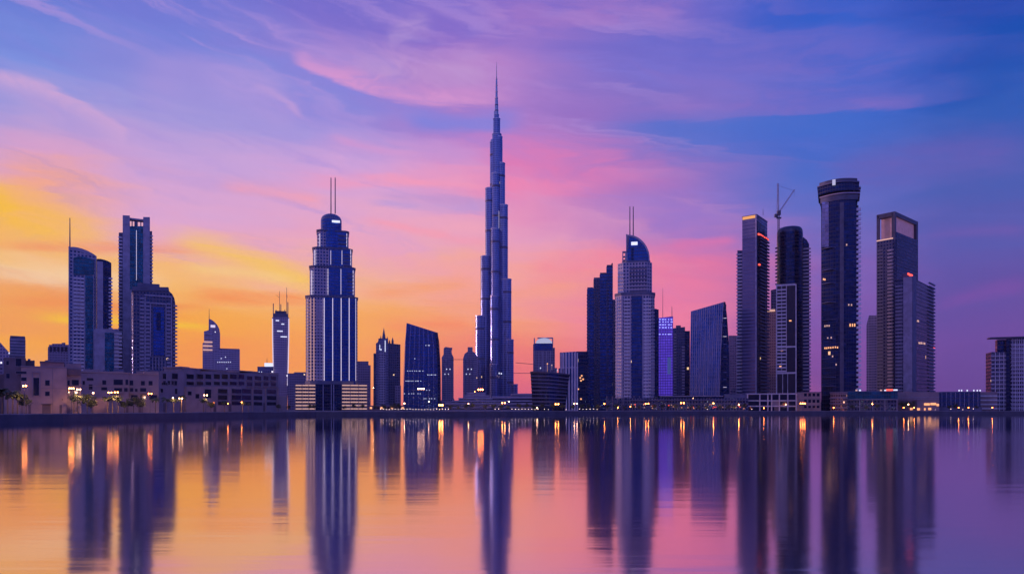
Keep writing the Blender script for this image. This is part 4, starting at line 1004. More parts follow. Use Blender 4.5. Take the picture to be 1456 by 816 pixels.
for y, xs in ((395,(1170,1172)),(459.6,(1208,1211.4,1214.6)),(492.8,(1172,1174.6,1177.4,1180.4,1183.6,1187,1190)),(479,(1176,1181)),(516.5,(1188,)),(432,(1206,1210)),(347,(1203,)),(461,(1172,1175,1178)),(505,(1183,))):
    for x_ in xs:
        y_ = y + R.random()*1.2-.6
        s_ = (x_-1167.6)/50
        o_ = 7*sin(pi*s_)-7.3
        part('lit_window', MB().pbox(fw, x_, x_+1.7, y_, y_+(4 if y == 459.6 else 2.4), o_-.5, o_+.35), m_warm if y in (459.6, 492.8, 395) else m_ledw, r)
for y in (353,384,403,430,455,482,510,523,536,549): part('spandrel', MB().prism(slab_poly(1168.4, 1192.5, Y+1.2, 7.2, 6), Z(y+.5), Z(y-.3)), m_slabd, r)

r, f = simple('apartment_tower', 'pale mauve tower seen between the tall round tower and square frame topped tower', 'tower', 1250, [(1232,B0),(1232,462),(1235.6,448.4),(1247.4,448.4),(1247.4,B0)], 26, m_mauve)
balconies(r, f.p(1238), f.p(1244), G+10, f.z(1241, 460), 3.8, .9, m_slabd)

# open-frame tower and its shorter neighbour
Y = 960
P, fL, fR = quad(1246.4, 1272.6, 1305.4, Y, 50)
r = T('frame_top_tower', 'square tower on the right whose open top frames a rosy glowing core', 'tower', 1276, Y)
m_navy = plain('dark navy cladding', (.055,.065,.13), .4)
zr = fL.z(1272.6, 339); ztop = fL.z(1272.6, 300.5)
part('tower_body', MB().prism(P, G, zr, 0, 1), [facade('mauve window wall', (.06,.075,.17), (.010,.03,.12), 3.7, 3.1, .6, .55, .01), m_roof], r)
part('glass_face', MB().pbox(fR, 1274, 1304.6, 336, 586, -1, .5), m_dark, r)
for fc_, a, b in ((fL, 1246.4, 1272.6), (fR, 1272.6, 1305.4)):
    s0, s1 = fc_.s_(a), fc_.s_(b)
    q = lambda s, o: tuple(fc_.c + fc_.t*s + fc_.n*o)
    pw = 2.6
    if fc_ is fL: s0 += .05
    else: s0 += 2.65
    part('crown_beam', MB().prism([q(s0+.0,0), q(s1-(2.65 if fc_ is fL else 0),0), q(s1-(2.65 if fc_ is fL else 0),-2.6), q(s0,-2.6)], ztop-5.6, ztop, 0, None, True), m_navy, r)
    part('crown_sill', MB().prism([q(s0,.3), q(s1-(2.65 if fc_ is fL else 0),.3), q(s1-(2.65 if fc_ is fL else 0),-2.3), q(s0,-2.3)], zr, zr+1.6, 0, None, True), m_ledw if fc_ is fL else m_slab, r)
cor = P
for i, p in enumerate(cor):
    cc = (sum(v[0] for v in cor)/4, sum(v[1] for v in cor)/4)
    q = lambda k: None
    d1 = (Vector(cor[(i+1) % 4])-Vector(p)).normalized(); d2 = (Vector(cor[(i-1) % 4])-Vector(p)).normalized()
    w_ = 4.4 if i == 0 else (6.0 if i == 1 else 3.4)
    A_ = Vector(p); pts = [A_, A_+d1*w_, A_+d1*w_+d2*w_, A_+d2*w_]
    pts = [tuple(v) for v in pts]
    if area2(pts) < 0: pts.reverse()
    part('crown_post', MB().prism(pts, zr+.01, ztop-.01), m_navy, r)
for i in (1, 2):
    a_, b_ = Vector(cor[i]), Vector(cor[(i+1) % 4]); t_ = (b_-a_).normalized(); n__ = Vector((t_.y, -t_.x))
    pts = [tuple(a_+t_*2.65), tuple(b_-t_*2.65), tuple(b_-t_*2.65-n__*2.4), tuple(a_+t_*2.65-n__*2.4)]
    part('crown_beam', MB().prism(pts, ztop-4, ztop-.02, 0, None, True), m_slabd, r)
    if i == 1: part('glow_core', MB().prism([tuple(Vector(cc)+(Vector(p)-Vector(cc))*.78) for p in cor], zr, ztop-5.7, 0, None, True), plain('painted rosy glow', (.40,.27,.38), .35, .0, emit=.10, ecol=(1.,.42,.50)), r)  # added core whose rosy emission imitates the pink light in the open crown
cr_ = [tuple(Vector(cc)+(Vector(p)-Vector(cc))*.86) for p in cor]
part('crown_roof', MB().prism(cr_, ztop-1.6, ztop-.6, 0, None, True), m_slabd, r)
for k in range(6): part('spandrel', MB().pbox(fR, 1274.4, 1304.6, 345+9*k, 345.7+9*k, .5, .8), m_slabd, r)
balconies(r, fL.p(1247.6), fL.p(1256), G+14, fL.z(1252, 352), 3.7, .9, m_slabd)
balconies(r, fL.p(1262), fL.p(1270.6), G+14, fL.z(1266, 352), 3.7, .9, m_slab)

Y = 900
P, fL, fR = quad(1272.4, 1297, 1327.6, Y, 44)
r = T('shaft_apartment_tower', 'dark glass apartment tower with pale vertical shaft, in front of the frame topped tower', 'tower', 1300, Y)
part('tower_body', MB().prism(P, G, fL.z(1297, 396), 0, 1), [m_deep, m_roof], r)
part('pale_shaft', MB().pbox(fL, 1284.6, 1297, 394, 586, -2, 1.0), m_slab, r)
part('window_wall', MB().pbox(fL, 1273, 1284.4, 400, 586, -2, .5), m_resid, r)
balconies(r, fL.p(1273.4,.4), fL.p(1283.6,.4), G+12, fL.z(1278, 403), 3.6, 1.0, m_slab)
part('shaft_return', MB().pbox(fR, 1297.1, 1302, 393.6, 586, -2, .8), m_slabd, r)
balconies(r, fR.p(1319.6,.2), fR.p(1328.4,.2), G+12, fR.z(1324, 400), 3.7, 1.3, m_slabd)
for k in range(16): part('spandrel', MB().pbox(fR, 1302.4, 1319.4, 402+11*k, 402.6+11*k, -.3, .4), m_slabd, r)
for p, y in ((1297.6,387.6),(1299.4,388.6),(1302,389.5)): part('red_light', MB().pbox(fR, p, p+2, y, y+2.6, -6, -5), m_red, r)
part('roof_plant', MB().pbox(fR, 1300, 1306, 389, 396, -14, -6.2), m_slabd, r)
for x_, y_ in ((1306,486.4),(1309,486.4),(1313,487),(1298,462),(1327,492),(1304,455)): part('lit_window', MB().pbox(fR, x_, x_+2.2, y_, y_+2.6, -.2, .45), m_ledw if x_ < 1320 else m_red, r)
part('parapet', MB().prism(grow(P, .3), fL.z(1297, 396), fL.z(1297, 396)+1.3), m_slabd, r)

# far right overhanging-roof building
Y = 850
r = T('terrace_hotel', 'gridded white building with a flat overhanging roof cut by the right frame edge', 'building', 1440, Y)
f = Face(1440, Y, -14)
part('main_block', MB().prof(f, [(1437.4,B0),(1437.4,481.5),(1500,479),(1500,B0)], 40, 0, 0, 1), [m_grid, m_roof], r)
part('dark_core', MB().prof(f, [(1431.6,B0),(1431.6,482),(1437.4,482),(1437.4,B0)], 30, 0, -2), [m_dark], r)
part('left_wing', MB().prof(f, [(1410.6,B0),(1410.6,500),(1431.6,500),(1431.6,B0)], 26, 0, -4, 1), [m_resid, m_roof], r)
part('roof_canopy', MB().prof(f, [(1406.6,481.4),(1406.6,479.8),(1505,477),(1505,480)], 14, 0, 3), m_navy, r)
part('canopy_core', MB().pbox(f, 1420, 1431, 482, 500, -16, -7), m_dark, r)
balconies(r, f.p(1410,-4), f.p(1431.4,-4), G+2, f.z(1420, 501), 3.7, 1.2, m_slab)
balconies(r, f.p(1437.6), f.p(1499), G+2, f.z(1450, 486), 3.7, .8, m_slab)
for k in range(9): part('pier', MB().pbox(f, 1443+6*k, 1443.7+6*k, 482, 586, -.3, .9), m_white, r)
for k in range(3): part('wing_pier', MB().pbox(f, 1416+6*k, 1416.6+6*k, 500.5, 586, -4.2, -2.7), m_white, r)
f2 = Face(1405, Y-20)
part('lower_wing', MB().prof(f2, [(1394,B0),(1394,557),(1418,557),(1418,B0)], 16, 0, 0, 1), [m_sand2, m_roof], r)
balconies(r, f2.p(1394.2), f2.p(1417.8), G+2, f2.z(1405, 558), 3.7, 1.0, m_white)

# ================================================================== low buildings along the shore
def window(root, fc, x0, x1, y0, y1, pane=None, o=0.0, fr=0.22):
    w = (x1-x0); 
    k = fr*F/(fc.c.y)
    mb = MB().pbox(fc, x0, x1, y0, y0+k, -.3+o, .16+o, 0).pbox(fc, x0, x1, y1-k, y1, -.3+o, .22+o, 0).pbox(fc, x0, x0+k, y0+k, y1-k, -.3+o, .16+o, 0).pbox(fc, x1-k, x1, y0+k, y1-k, -.3+o, .16+o, 0)
    fo = part('window', mb, m_frame, root)
    part('pane', MB().pbox(fc, x0+k, x1-k, y0+k, y1-k, -.3+o, .05+o), pane or m_pane, fo)
def block(root, fc, x0, x1, y0, depth, mat, o=0.0, name='wing', y1=592):
    return part(name, MB().prof(fc, [(x0,y1),(x0,y0),(x1,y0),(x1,y1)], depth, 0, o, 1), [mat, m_roof], root)

# pink stepped villa on the left
Y = 378
r = T('stepped_villa', 'pink and brown stepped villa with a tall dark stair window on the left quay', 'villa', 55, Y); f = Face(60, Y)
block(r, f, -34, 5, 531, 20, m_brown, -6); block(r, f, 5, 36, 508, 22, m_brown, -2.5)
block(r, f, 21, 31.5, 505.6, 8, m_brown, -8, 'roof_box'); block(r, f, 36, 49, 511, 9, m_brown, -9)
block(r, f, 30, 95, 522, 20, m_sand); block(r, f, 57, 91, 514.4, 12, plain('sunset-tinted render', (.52,.27,.24), .7), -3.5, 'penthouse')  # sunset light on the penthouse is put into its salmon colour
block(r, f, 92, 116, 516.5, 20, m_sand2, -4); block(r, f, 6, 30, 556, 16, m_sand, 1.2)
part('parapet', MB().pbox(f, 56.4, 91.6, 513.4, 515.2, -16, -2.9), m_brown, r)
part('roof_shade', MB().pbox(f, 91, 115, 524.4, 533, -6, -2.4), m_brown, r)
part('parapet', MB().pbox(f, 29.6, 95.4, 520.8, 522.4, -20.2, .35), m_sand2, r)
for x0, x1, y0, y1, o in ((47,56,536.5,562.4,0),(63.8,71,540,548.4,0),(63.8,71,556,563,0),(29.6,38,536,541.6,0),(21.5,31,508.6,520.6,-2.5),(22,38,527.4,531.5,.0),(96,100,540,548,-4),(102,113,539,548,-4),(97,101,553,560,-4),(104,113.4,553,562,-4),(8,13,512,519,-2.5),(8,14,530,538,-2.5)):
    window(r, f, x0, x1, y0, y1, None, o)
part('stair_surround', MB().pbox(f, 45.4, 47, 528, 564, -.3, .6).pbox(f, 56, 57.6, 528, 564, -.3, .6).pbox(f, 47, 56, 528, 530, -.3, .6), m_sand2, r)
part('string_course', MB().pbox(f, 57.8, 95, 551.6, 552.4, -.2, .22), m_sand2, r)
part('string_course', MB().pbox(f, 6, 30, 555.4, 556.4, -3, 1.5), m_sand2, r)
part('door', MB().pbox(f, 84.6, 88, 575.4, 592, -.2, .12), m_brown, r); part('door', MB().pbox(f, 40.4, 44, 575.4, 592, -.2, .12), m_brown, r)
part('garage_door', MB().pbox(f, 60, 72, 574.6, 592, -.2, .14), m_brown, r)
for a, b, y in ((64,69,513),(76,79,513),(98,104,516),(39,43,511)): part('roof_plant', MB().pbox(f, a, b, y-2.2, y+.5, -12, -8), m_slabd, r)
part('canopy', MB().pbox(f, 58.6, 73.4, 573.2, 574.2, -.2, 1.6), m_sand2, r)
for p in (74.6,): part('downpipe', MB().pbox(f, p, p+.5, 523, 592, 0, .25), m_frame, r)
part('wall_vent', MB().pbox(f, 88.2, 89.4, 567.2, 568.6, -.1, .2), m_pane, r)

# mauve terraces
Y = 470
r = T('terraced_apartments', 'mauve two and three storey terrace with dark square windows below the sail topped tower', 'apartments', 168, Y); f = Face(168, Y)
block(r, f, 112, 183, 530, 22, m_sand2); block(r, f, 118, 141, 524.5, 14, m_sand2, -5); block(r, f, 143, 176, 527.4, 14, m_sand, -4)
block(r, f, 183, 226, 532, 22, m_sand2, -1.5); block(r, f, 205, 226, 528, 14, m_sand, -4); block(r, f, 161, 176, 523.6, 5, m_slabd, -9)
for x0, x1, y0, y1, o in ((117,121,541,547,0),(123,133,537,541,0),(126,132,546,554,0),(145,151.4,540,547,0),(143.6,152.6,550,555,0),(161,175,539,547.4,0),(178,182.6,539,547.4,0),(162,174,551,557,0),(176,182,551,557,0),
   (184,190,540,548,-1.5),(200,206.4,541,548,-1.5),(211,217.4,541,548,-1.5),(184.4,190,551,557,-1.5),(191.6,196,552,557,-1.5),(199,208.4,551,557,-1.5),(199,208,561,569,-1.5),(212,224,561,568,-1.5),(186,196,561,570,-1.5),(160,172,561,569,0)):
    window(r, f, x0, x1, y0, y1, None, o)
part('parapet', MB().pbox(f, 111.6, 183, 528.8, 530.2, -22, .4), m_sand, r); part('parapet', MB().pbox(f, 183.2, 226.4, 530.8, 532.2, -23, -1.1), m_sand, r)
part('floor_line', MB().pbox(f, 112, 183, 548.6, 549.3, -.2, .3), m_sand, r)
for a, b, y in ((146,150,527.4),(164,169,527.4),(190,196,531.6),(209,214,528),(121,126,524.6)):
    part('roof_plant', MB().pbox(f, a, b, y-2.4, y+.6, -16, -11), m_slabd, r)
for x0, x1 in ((160.6,175.4),(184,190.6),(199,209)): part('balcony', MB().pbox(f, x0, x1, 557.4, 559.2, -2, 1.2), m_sand2, r)
for a in (150,179,197): part('door', MB().pbox(f, a, a+3.6, 571, 592, -1.8, .2), m_brown, r)
r = thing('garden_wall', 'low plain salmon garden wall glowing under a lamp beside the pink villa', 'wall', gp(144, 428))
f = Face(144, 428); part('panel', MB().pbox(f, 131.6, 155, 566.5, 592, -1.2, 0, zz=(f.z(144,566.5), G)), m_sand, r); part('coping', MB().pbox(f, 131, 155.6, 565.4, 566.5, -1.5, .3), m_sand2, r)

# the long building
A, Bv = Vector(gp(225, 520)), Vector(gp(408, 720)); f = Face(225, 520, d=tuple(Bv-A))
r = T('long_apartment_building', 'long mauve apartment building with two rows of windows beneath the small sail tower', 'apartments', 310, 640)
block(r, f, 224, 262, 527.6, 18, m_sand2); block(r, f, 260.6, 287, 524, 16, m_sand2, -1.2); block(r, f, 287, 341, 527.4, 18, m_sand2, -.6)
block(r, f, 341, 396, 530, 18, m_sand2); block(r, f, 262, 341, 549.4, 5, m_sand, 1.6); block(r, f, 396, 409, 563, 14, m_sand, -.5)
block(r, f, 303, 330, 525.6, 6, m_slabd, -9, 'roof_box'); block(r, f, 342, 351, 527.6, 6, m_slabd, -9, 'roof_box')
cols_ = [(266.5,277.6),(280.4,290),(292.4,301.4),(304.4,313.6),(315.6,325),(327,337.6),(338.4,347.4)]
for x0, x1 in cols_:
    o = .0 if x0 < 279 else (0.05 if x0 > 338 else -.55)
    o = -1.15 if x0 < 279 else o
    window(r, f, x0, x1, 531.6, 538.8, None, o); window(r, f, x0, x1, 542.2, 547.6, None, o)
for x0, x1 in ((350.5,359),(361.4,371.6),(374,382),(384.4,392.6)):
    for a, b in ((534.4,540.6),(543.6,549)): window(r, f, x0, x1, a, b)
for x0, x1 in ((307,321),(326.6,341),(343.6,357)):
    for a, b in ((552.6,559.4),(561.4,568.6),(570.4,576)): window(r, f, x0, x1, a, b, None, 1.65 if x1 < 341.5 else .05)
for x0, x1 in ((360,373),(379,393)):
    for a, b in ((553.4,560),(562.2,568.8),(571,576.4)): window(r, f, x0, x1, a, b)
for a in (238,244,250):
    window(r, f, a-6.5, a-2, 541, 547)
for x0, x1, y0, y1 in ((231,236.4,530.6,539),(244,253,530.6,539),(246,252,541,548),(229.6,239,543.4,547.6),(228,232,552,558),(248,252.4,552,560)): window(r, f, x0, x1, y0, y1)
for x0, x1, y0, y1 in ((275,281,559.6,566.4),(288,298,553,566),(264,270,556,562)): window(r, f, x0, x1, y0, y1, None, 1.65)
part('parapet', MB().pbox(f, 260, 287.6, 522.8, 524.4, -17.4, -.9), m_sand, r); part('parapet', MB().pbox(f, 287.6, 341.2, 526.2, 527.7, -18.8, -.2), m_sand, r)
part('parapet', MB().pbox(f, 341.3, 396.4, 529, 530.2, -18.2, .3), m_sand, r)
for k in range(4): part('pier', MB().pbox(f, 358.4+17*k*.0+(0,18.6,35.2,37)[k], 359.6+(0,18.6,35.2,36.4)[k], 551, 590, -.2, .5), m_sand, r)

for a, b, y in ((270,282,523),(310,316,526.6),(345,349,529.4),(366,378,529.4),(232,240,527)):
    part('roof_plant', MB().pbox(f, a, b, y-1.8, y+.6, -13, -8), m_slabd, r)
for x0, x1 in ((350.5,359),(361.4,371.6),(374,382),(384.4,392.6)):
    part('balcony', MB().pbox(f, x0-.4, x1+.4, 540.9, 541.9, 0, 1.3).pbox(f, x0-.4, x1+.4, 549.3, 550.2, 0, 1.3), m_sand, r)
for x0, x1 in ((307,321),(326.6,341)): part('sill_band', MB().pbox(f, x0-1, x1+1, 559.8, 560.8, 1.5, 2.1).pbox(f, x0-1, x1+1, 569, 569.8, 1.5, 2.1), m_frame, r)
for a in (232,255.6,301,322.6,374): part('door', MB().pbox(f, a, a+4, 572.6, 592, -.2, 1.72 if 262 < a < 341 else .15), m_brown, r)
# mall in front of the tallest tower
Y = 980
r = T('stepped_mall', 'low mauve mall with long stepped terraces at the foot of the tallest tower', 'mall', 690, Y); f = Face(690, Y)
for a, b, y, o in ((634,760,573.6,6),(643,752,570,3),(652,700,566.4,0),(660,698,562.6,-3),(664,690,559,-6),(700,757,564,-4),(728,757,560,-8)):
    block(r, f, a, b, y, 30, m_band, o, 'terrace')
    part('terrace_edge', MB().pbox(f, a-.4, b+.4, y-.9, y+.5, -30, o+.5), m_slab, r)
Y = 900
r = T('shop_row', 'low dark row of shops with lit fronts between twin mast tower and trapezoid tower', 'building', 560, Y); f = Face(560, Y)
block(r, f, 524, 576, 576.4, 16, m_brown); block(r, f, 540, 560, 574.4, 12, m_slabd, -2)
for k in range(10): part('shop_front', MB().pbox(f, 526+5*k, 529+5*k, 578.4, 581, -.2, .3), m_warm if k % 3 == 0 else m_pane, r)

# dark deck and podium under the right-hand towers
Y = 872
r = T('dark_podium', 'long dark podium with a thin pale roof line beneath the violet tower and slanted building', 'building', 980, Y); f = Face(980, Y)
block(r, f, 893, 1064, 566, 14, m_resid); block(r, f, 930, 1030, 562, 10, m_dark, -3); block(r, f, 1030, 1064, 560, 12, m_slabd, -4)
part('roof_line', MB().pbox(f, 938, 1028, 562.6, 563.6, -10, 1.6), m_slab, r); part('roof_line', MB().pbox(f, 892, 1064, 568.6, 569.4, -4, 2.6), m_slabd, r)
for k in range(14): part('column', MB().pbox(f, 896+12.6*k, 896.9+12.6*k, 569.4, 590, 1.2, 2.2), m_slabd, r)
R = random.Random(31)
for k in range(44):
    x_ = 895+166*R.random(); y_ = 573.6+6.5*R.random(); part('lit_window', MB().pbox(f, x_, x_+.6+R.random()*.8, y_, y_+1.0, -.2, .4), (m_warm, m_warm, m_ledw, m_red)[k % 4], r)

Y = 850
r = T('white_grid_building', 'low white gridded building with square dark openings below the rounded tower', 'building', 1097, Y); f = Face(1097, Y, -8)
block(r, f, 1062.6, 1133, 560.4, 20, m_pane, -1.2, 'core')
for y in (559, 568.6, 576.4): part('floor_edge', MB().pbox(f, 1062, 1133, y, y+1.6, -20, .4), m_ledge, r)
for p in (1062.2,1079.6,1091,1096.4,1107.4,1119.4,1131.4): part('pier', MB().pbox(f, p, p+1.5, 560.6, 590, -2, .7), m_ledge, r)
part('lit_room', MB().pbox(f, 1098, 1107, 570.2, 576.4, -1.4, -.6), m_sand2, r)
part('garage_door', MB().pbox(f, 1101, 1107, 578, 590, -1.4, -.5), m_brown, r)
r = T('salmon_building', 'low salmon building with dim ledges right of the white gridded one', 'building', 1150, Y); f = Face(1150, Y+2, -8)
block(r, f, 1133.4, 1167, 557.6, 20, m_sand)
for y in (557, 566.6, 575.4, 580.6): part('floor_edge', MB().pbox(f, 1140, 1167.4, y, y+1.1, -8, .7), m_sand2, r)
for y in (561, 570, 577.6):
    for k in range(4): window(r, f, 1143+6*k, 1147.4+6*k, y-2.2, y+2.4)
Y = 826
r = T('round_lit_pavilion', 'small round pavilion with warm lit floors below the tall round tower', 'pavilion', 1192, Y)
cx_, cy_ = wx(1192.4, Y+9), Y+9; rr = 9.4
part('drum', MB().cyl(cx_, cy_, rr, G, wz(558.4, Y), 28), [facade('warm lit pavilion', (.4,.26,.24), (.15,.08,.08), 3.2, 2.2, .7, .6, .3, le=1.6, lcol=(1.,.4,.16))], r)
for y in (580.6, 574, 566.6, 558.4): part('floor_edge', MB().cyl(cx_, cy_, rr+.7, wz(y, Y), wz(y-1.2, Y), 28), m_sand2, r)
Y = 830
r = T('teal_glass_hall', 'long hall with a teal glass upper floor on thin columns right of the pavilion', 'building', 1238, Y); f = Face(1238, Y, -6)
block(r, f, 1203.6, 1276, 568, 20, m_resid, -3); 
part('teal_floor', MB().pbox(f, 1203, 1276.4, 556.6, 567.4, -20, 0), m_teal, r)
part('floor_edge', MB().pbox(f, 1202.6, 1277, 567.4, 568.2, -20, .5), m_slab, r); part('floor_edge', MB().pbox(f, 1202.6, 1277, 555.8, 556.6, -20.4, .4), m_slabd, r)
for p in (1203.4,1222,1240,1258,1275): part('column', MB().pbox(f, p, p+.9, 568.2, 590, -1.4, -.5), m_slab, r)
part('cross_rail', MB().pbox(f, 1204.4, 1222, 577.4, 578.2, -1.2, -.7), m_slab, r)
for x_, m_ in ((1217,m_ledw),(1222,m_lit),(1252,m_ledw),(1258,m_lit)): part('roof_light', MB().pbox(f, x_, x_+2.6, 553.6, 555.6, -5, -3.6), m_, r)
part('roof_sign', MB().pbox(f, 1261, 1270, 552.8, 555.2, -5, -4), m_red, r); part('roof_light', MB().pbox(f, 1271, 1277, 553.2, 555, -5, -4), m_lit, r)
r = T('pale_hall', 'pale banded hall with glowing openings at ground level between teal hall and blue glass hall', 'building', 1305, Y); f = Face(1305, Y, -4)
block(r, f, 1276.8, 1335.4, 557, 20, m_sand2, -.4)
part('dark_recess', MB().pbox(f, 1277.4, 1304, 568.6, 590, -1, -.1), m_brown, r)
part('band', MB().pbox(f, 1276.8, 1335.4, 564.6, 565.4, -1, .3), m_slab, r); part('band', MB().pbox(f, 1300, 1335.4, 567, 567.6, -1, .3), m_slab, r)
for x0, x1, y in ((1314,1322,573),(1323,1331,572.6),(1331.6,1335,574),(1294,1298,579.6),(1304,1308,580),(1314,1316,580),(1320,1324,579.6)): part('lit_opening', MB().pbox(f, x0, x1, y, y+3, -.6, .2), m_warm, r)
r = T('blue_glass_hall', 'low dark blue glass hall with white roof lights near the right edge', 'building', 1365, Y); f = Face(1365, Y-6, -2)
block(r, f, 1335.6, 1394, 557.6, 20, m_curtain); part('roof_edge', MB().pbox(f, 1335.6, 1394, 556.4, 557.8, -20, .4), m_slabd, r)
part('base_wall', MB().pbox(f, 1300, 1396, 578.6, 590, -6, 2.2), m_slabd, r)
for k in range(9): part('fin', MB().pbox(f, 1339+6.4*k, 1339.6+6.4*k, 558, 578.4, -.2, .5), m_slab, r)
for x_ in (1363,1366.6,1374.6,1384,1389,1393): part('roof_light', MB().pbox(f, x_, x_+1.8, 553.8, 556, -4, -3), m_lit, r)

# dim far rows that close the horizon between the towers
R = random.Random(77)
FAR = [(1158,1186,570,'low dim block between the salmon building and the round pavilion'),(846,866,572,'low dim block under the dark stepped tower'),(812,842,568,'low dim block right of the curved dark block'),
       (626,646,569,'low hazy block at the right foot of the trapezoid tower'),(1040,1066,553,'dim block behind the white gridded building'),(262,292,531,'dim hazy block behind the left end of the long building'),(-60,6,520,'dim block behind the villa at the left frame edge')]
for a, b, y, lab in FAR:
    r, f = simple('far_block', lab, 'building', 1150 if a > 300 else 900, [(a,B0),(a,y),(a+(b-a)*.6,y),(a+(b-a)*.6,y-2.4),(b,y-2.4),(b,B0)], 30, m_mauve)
    part('roof_plant', MB().pbox(f, a+2, a+5, y-1.6, y+.2, -12, -4), m_slabd, r)

# ================================================================== trees and palms
m_leaf = plain('leaf green', (0.055, 0.075, 0.035), .6, grain=.5, gs=.9)
m_bark = plain('bark', (0.11, 0.08, 0.06), .9)
m_palmb = plain('palm bark', (0.16, 0.11, 0.08), .9)
def leafy(n, R, r, cz, clumps):
    mb = MB(); C_ = []
    for k in range(clumps):
        a = R.random()*2*pi; q = sqrt(R.random())*r*.72; C_.append((q*cos(a), q*sin(a), cz + (R.random()-.45)*r*1.0, r*(.32+.25*R.random())))
    for i in range(n):
        c = C_[i % clumps]; v = Vector((R.gauss(0, 1), R.gauss(0, 1), R.gauss(0, 1))).normalized()*c[3]*(.55+.45*R.random())
        p = Vector(c[:3])+Vector((v.x, v.y, v.z*.8)); a = Vector((R.gauss(0, 1), R.gauss(0, 1), R.gauss(0, 1))).normalized()*.30; b = a.cross(Vector((R.gauss(0, 1), R.gauss(0, 1), R.gauss(0, 1)))).normalized()*.26
        mb.face([p-a, p-b, p+a, p+b])
    return mb, C_
def make_tree(R, h):
    t = bpy.data.objects.new('tree', None); COL.objects.link(t)
    cr, C_ = leafy(620, R, h*.36, h*.66, 9)
    tr = MB().bar((0,0,0), (0.1,0,h*.38), .16, 0, .11, 6)
    for c in C_[:6]: tr.bar((0.1,0,h*.36), (c[0]*.8, c[1]*.8, c[2]), .07, 0, .03, 4)
    part('trunk', tr, m_bark, t); part('crown', cr, m_leaf, t); return t
def make_palm(R, h):
    t = bpy.data.objects.new('palm_tree', None); COL.objects.link(t)
    tr = MB(); lx = R.uniform(-.5, .5)
    P_ = [(lx*(k/5)**2, 0, h*.78*k/5) for k in range(6)]
    for k in range(5): tr.bar(P_[k], P_[k+1], .22-.02*k, 0, .20-.02*k, 6)
    part('trunk', tr, m_palmb, t)
    mb = MB(); top = Vector(P_[-1])
    for i in range(22):
        a = 2*pi*i/22+R.random()*.3; el = R.uniform(-.1, 1.2); L = h*.34*R.uniform(.8, 1.1); d = Vector((cos(a), sin(a), 0)); s = Vector((-sin(a), cos(a), 0))
        pr = top; 
        for k in range(6):
            e = el - (k/5)*1.5; q = pr + (d*cos(e)+Vector((0,0,sin(e))))*(L/6); w0 = .10+.42*sin(pi*(k+.3)/6.6); w1 = .10+.42*sin(pi*(k+1.3)/7.2) if k < 5 else .02
            for sg in (-1, 1):
                mb.face([pr, q, q+s*sg*w1+Vector((0,0,-w1*.5)), pr+s*sg*w0+Vector((0,0,-w0*.5))])
            pr = q
    part('crown', mb, m_leaf, t); return t
R = random.Random(4)
protos = {}
def plant(kind, px, hpx, lab, group, dY=11.0, Y=None):
    Yp = Y or shoreY(px)+dY; h = hpx/F*Yp; key = (kind, len(protos) % 3)
    src = protos.get((kind, int(px) % 3))
    if src is None:
        o = (make_palm if kind == 'palm' else make_tree)(random.Random(len(protos)*7+3), 9.0); protos[(kind, int(px) % 3)] = o
    else: o = copy_tree(src)
    o.location = (wx(px, Yp), Yp, G); k = h/9.0; o.scale = (k*R.uniform(.9, 1.1), k*R.uniform(.9, 1.1), k); o.rotation_euler.z = R.random()*6.28
    o['label'] = lab; o['category'] = 'palm tree' if kind == 'palm' else 'tree'; o['group'] = group
    return o
GL, GR = 'trees along the left quay', 'trees along the far promenade'
for kind, px, h, lab in (
    ('palm',3,40,'palm tree against the left frame edge in front of the villa'),('palm',11,34,'shorter palm tree second from the left frame edge'),('palm',18,37,'palm tree with glowing trunk left of the first twin headed lamp'),
    ('palm',25,33,'palm tree just left of the first twin headed lamp'),('tree',37,29,'round dark tree behind the first twin headed lamp'),
    ('palm',105,27,'palm tree right of the tall lamp at the villa corner'),('palm',110,30,'palm tree between the villa corner and round canopy tree'),('tree',124,29,'round canopy tree left of the salmon garden wall'),
    ('tree',131,20,'small tree at the left end of the salmon garden wall'),('palm',153,26,'palm tree at the right end of the salmon garden wall'),('palm',160,28,'palm tree between the paired lamps below the terrace'),('palm',168,25,'palm tree right of the paired lamps below the terrace'),
    ('tree',177,20,'small dark tree left of the bright green tree'),('tree',190,24,'bright bushy tree in front of the terrace windows'),('tree',202,21,'dark tree left of the lamp in front of the terrace'),('palm',221,24,'palm tree right of the lamp in front of the terrace'),
    ('palm',236,24,'palm tree at the left end of the long apartment building'),('palm',247,23,'palm tree beside the leftmost lit lamp of the long building'),('palm',258,27,'tall palm tree in front of the long building blank wall'),
    ('palm',289,22,'palm tree left of the white topped lamp at the long building'),('tree',300,17,'small tree right of the white topped lamp at the long building'),('palm',319,18,'palm tree in front of the long building middle windows'),('palm',345,17,'palm tree in front of the long building right windows'),('palm',353,15,'short palm tree near the right end of the long building'),
    ('tree',396,12,'low tree at the right end of the long building'),('tree',410,10,'low tree between the long building and stacked car park')):
    plant(kind, px, h, lab, GL, 12 if px < 200 else 14)
LAND = [(436,450,'left half of the lit car park'),(486,522,'right half of the lit car park'),(527,572,'spired tower'),(572,630,'blue trapezoid tower'),(630,690,'left half of the stepped mall'),(690,760,'right half of the stepped mall'),(760,812,'curved dark block'),(812,872,'dark stepped tower'),(872,936,'quarter round tower'),(936,980,'violet tower'),(980,1062,'slanted ribbed building'),(1062,1133,'white gridded building'),(1203,1276,'teal glass hall'),(1276,1340,'pale banded hall'),(1340,1440,'blue glass hall')]
ORD = ['leftmost','second from left','third from left','fourth from left','fifth from left','sixth from left','seventh from left','eighth from left','ninth from left','tenth from left','eleventh from left','twelfth from left']
def land(px):
    for a, b, nme in LAND:
        if a <= px < b: return nme
    return 'tower'
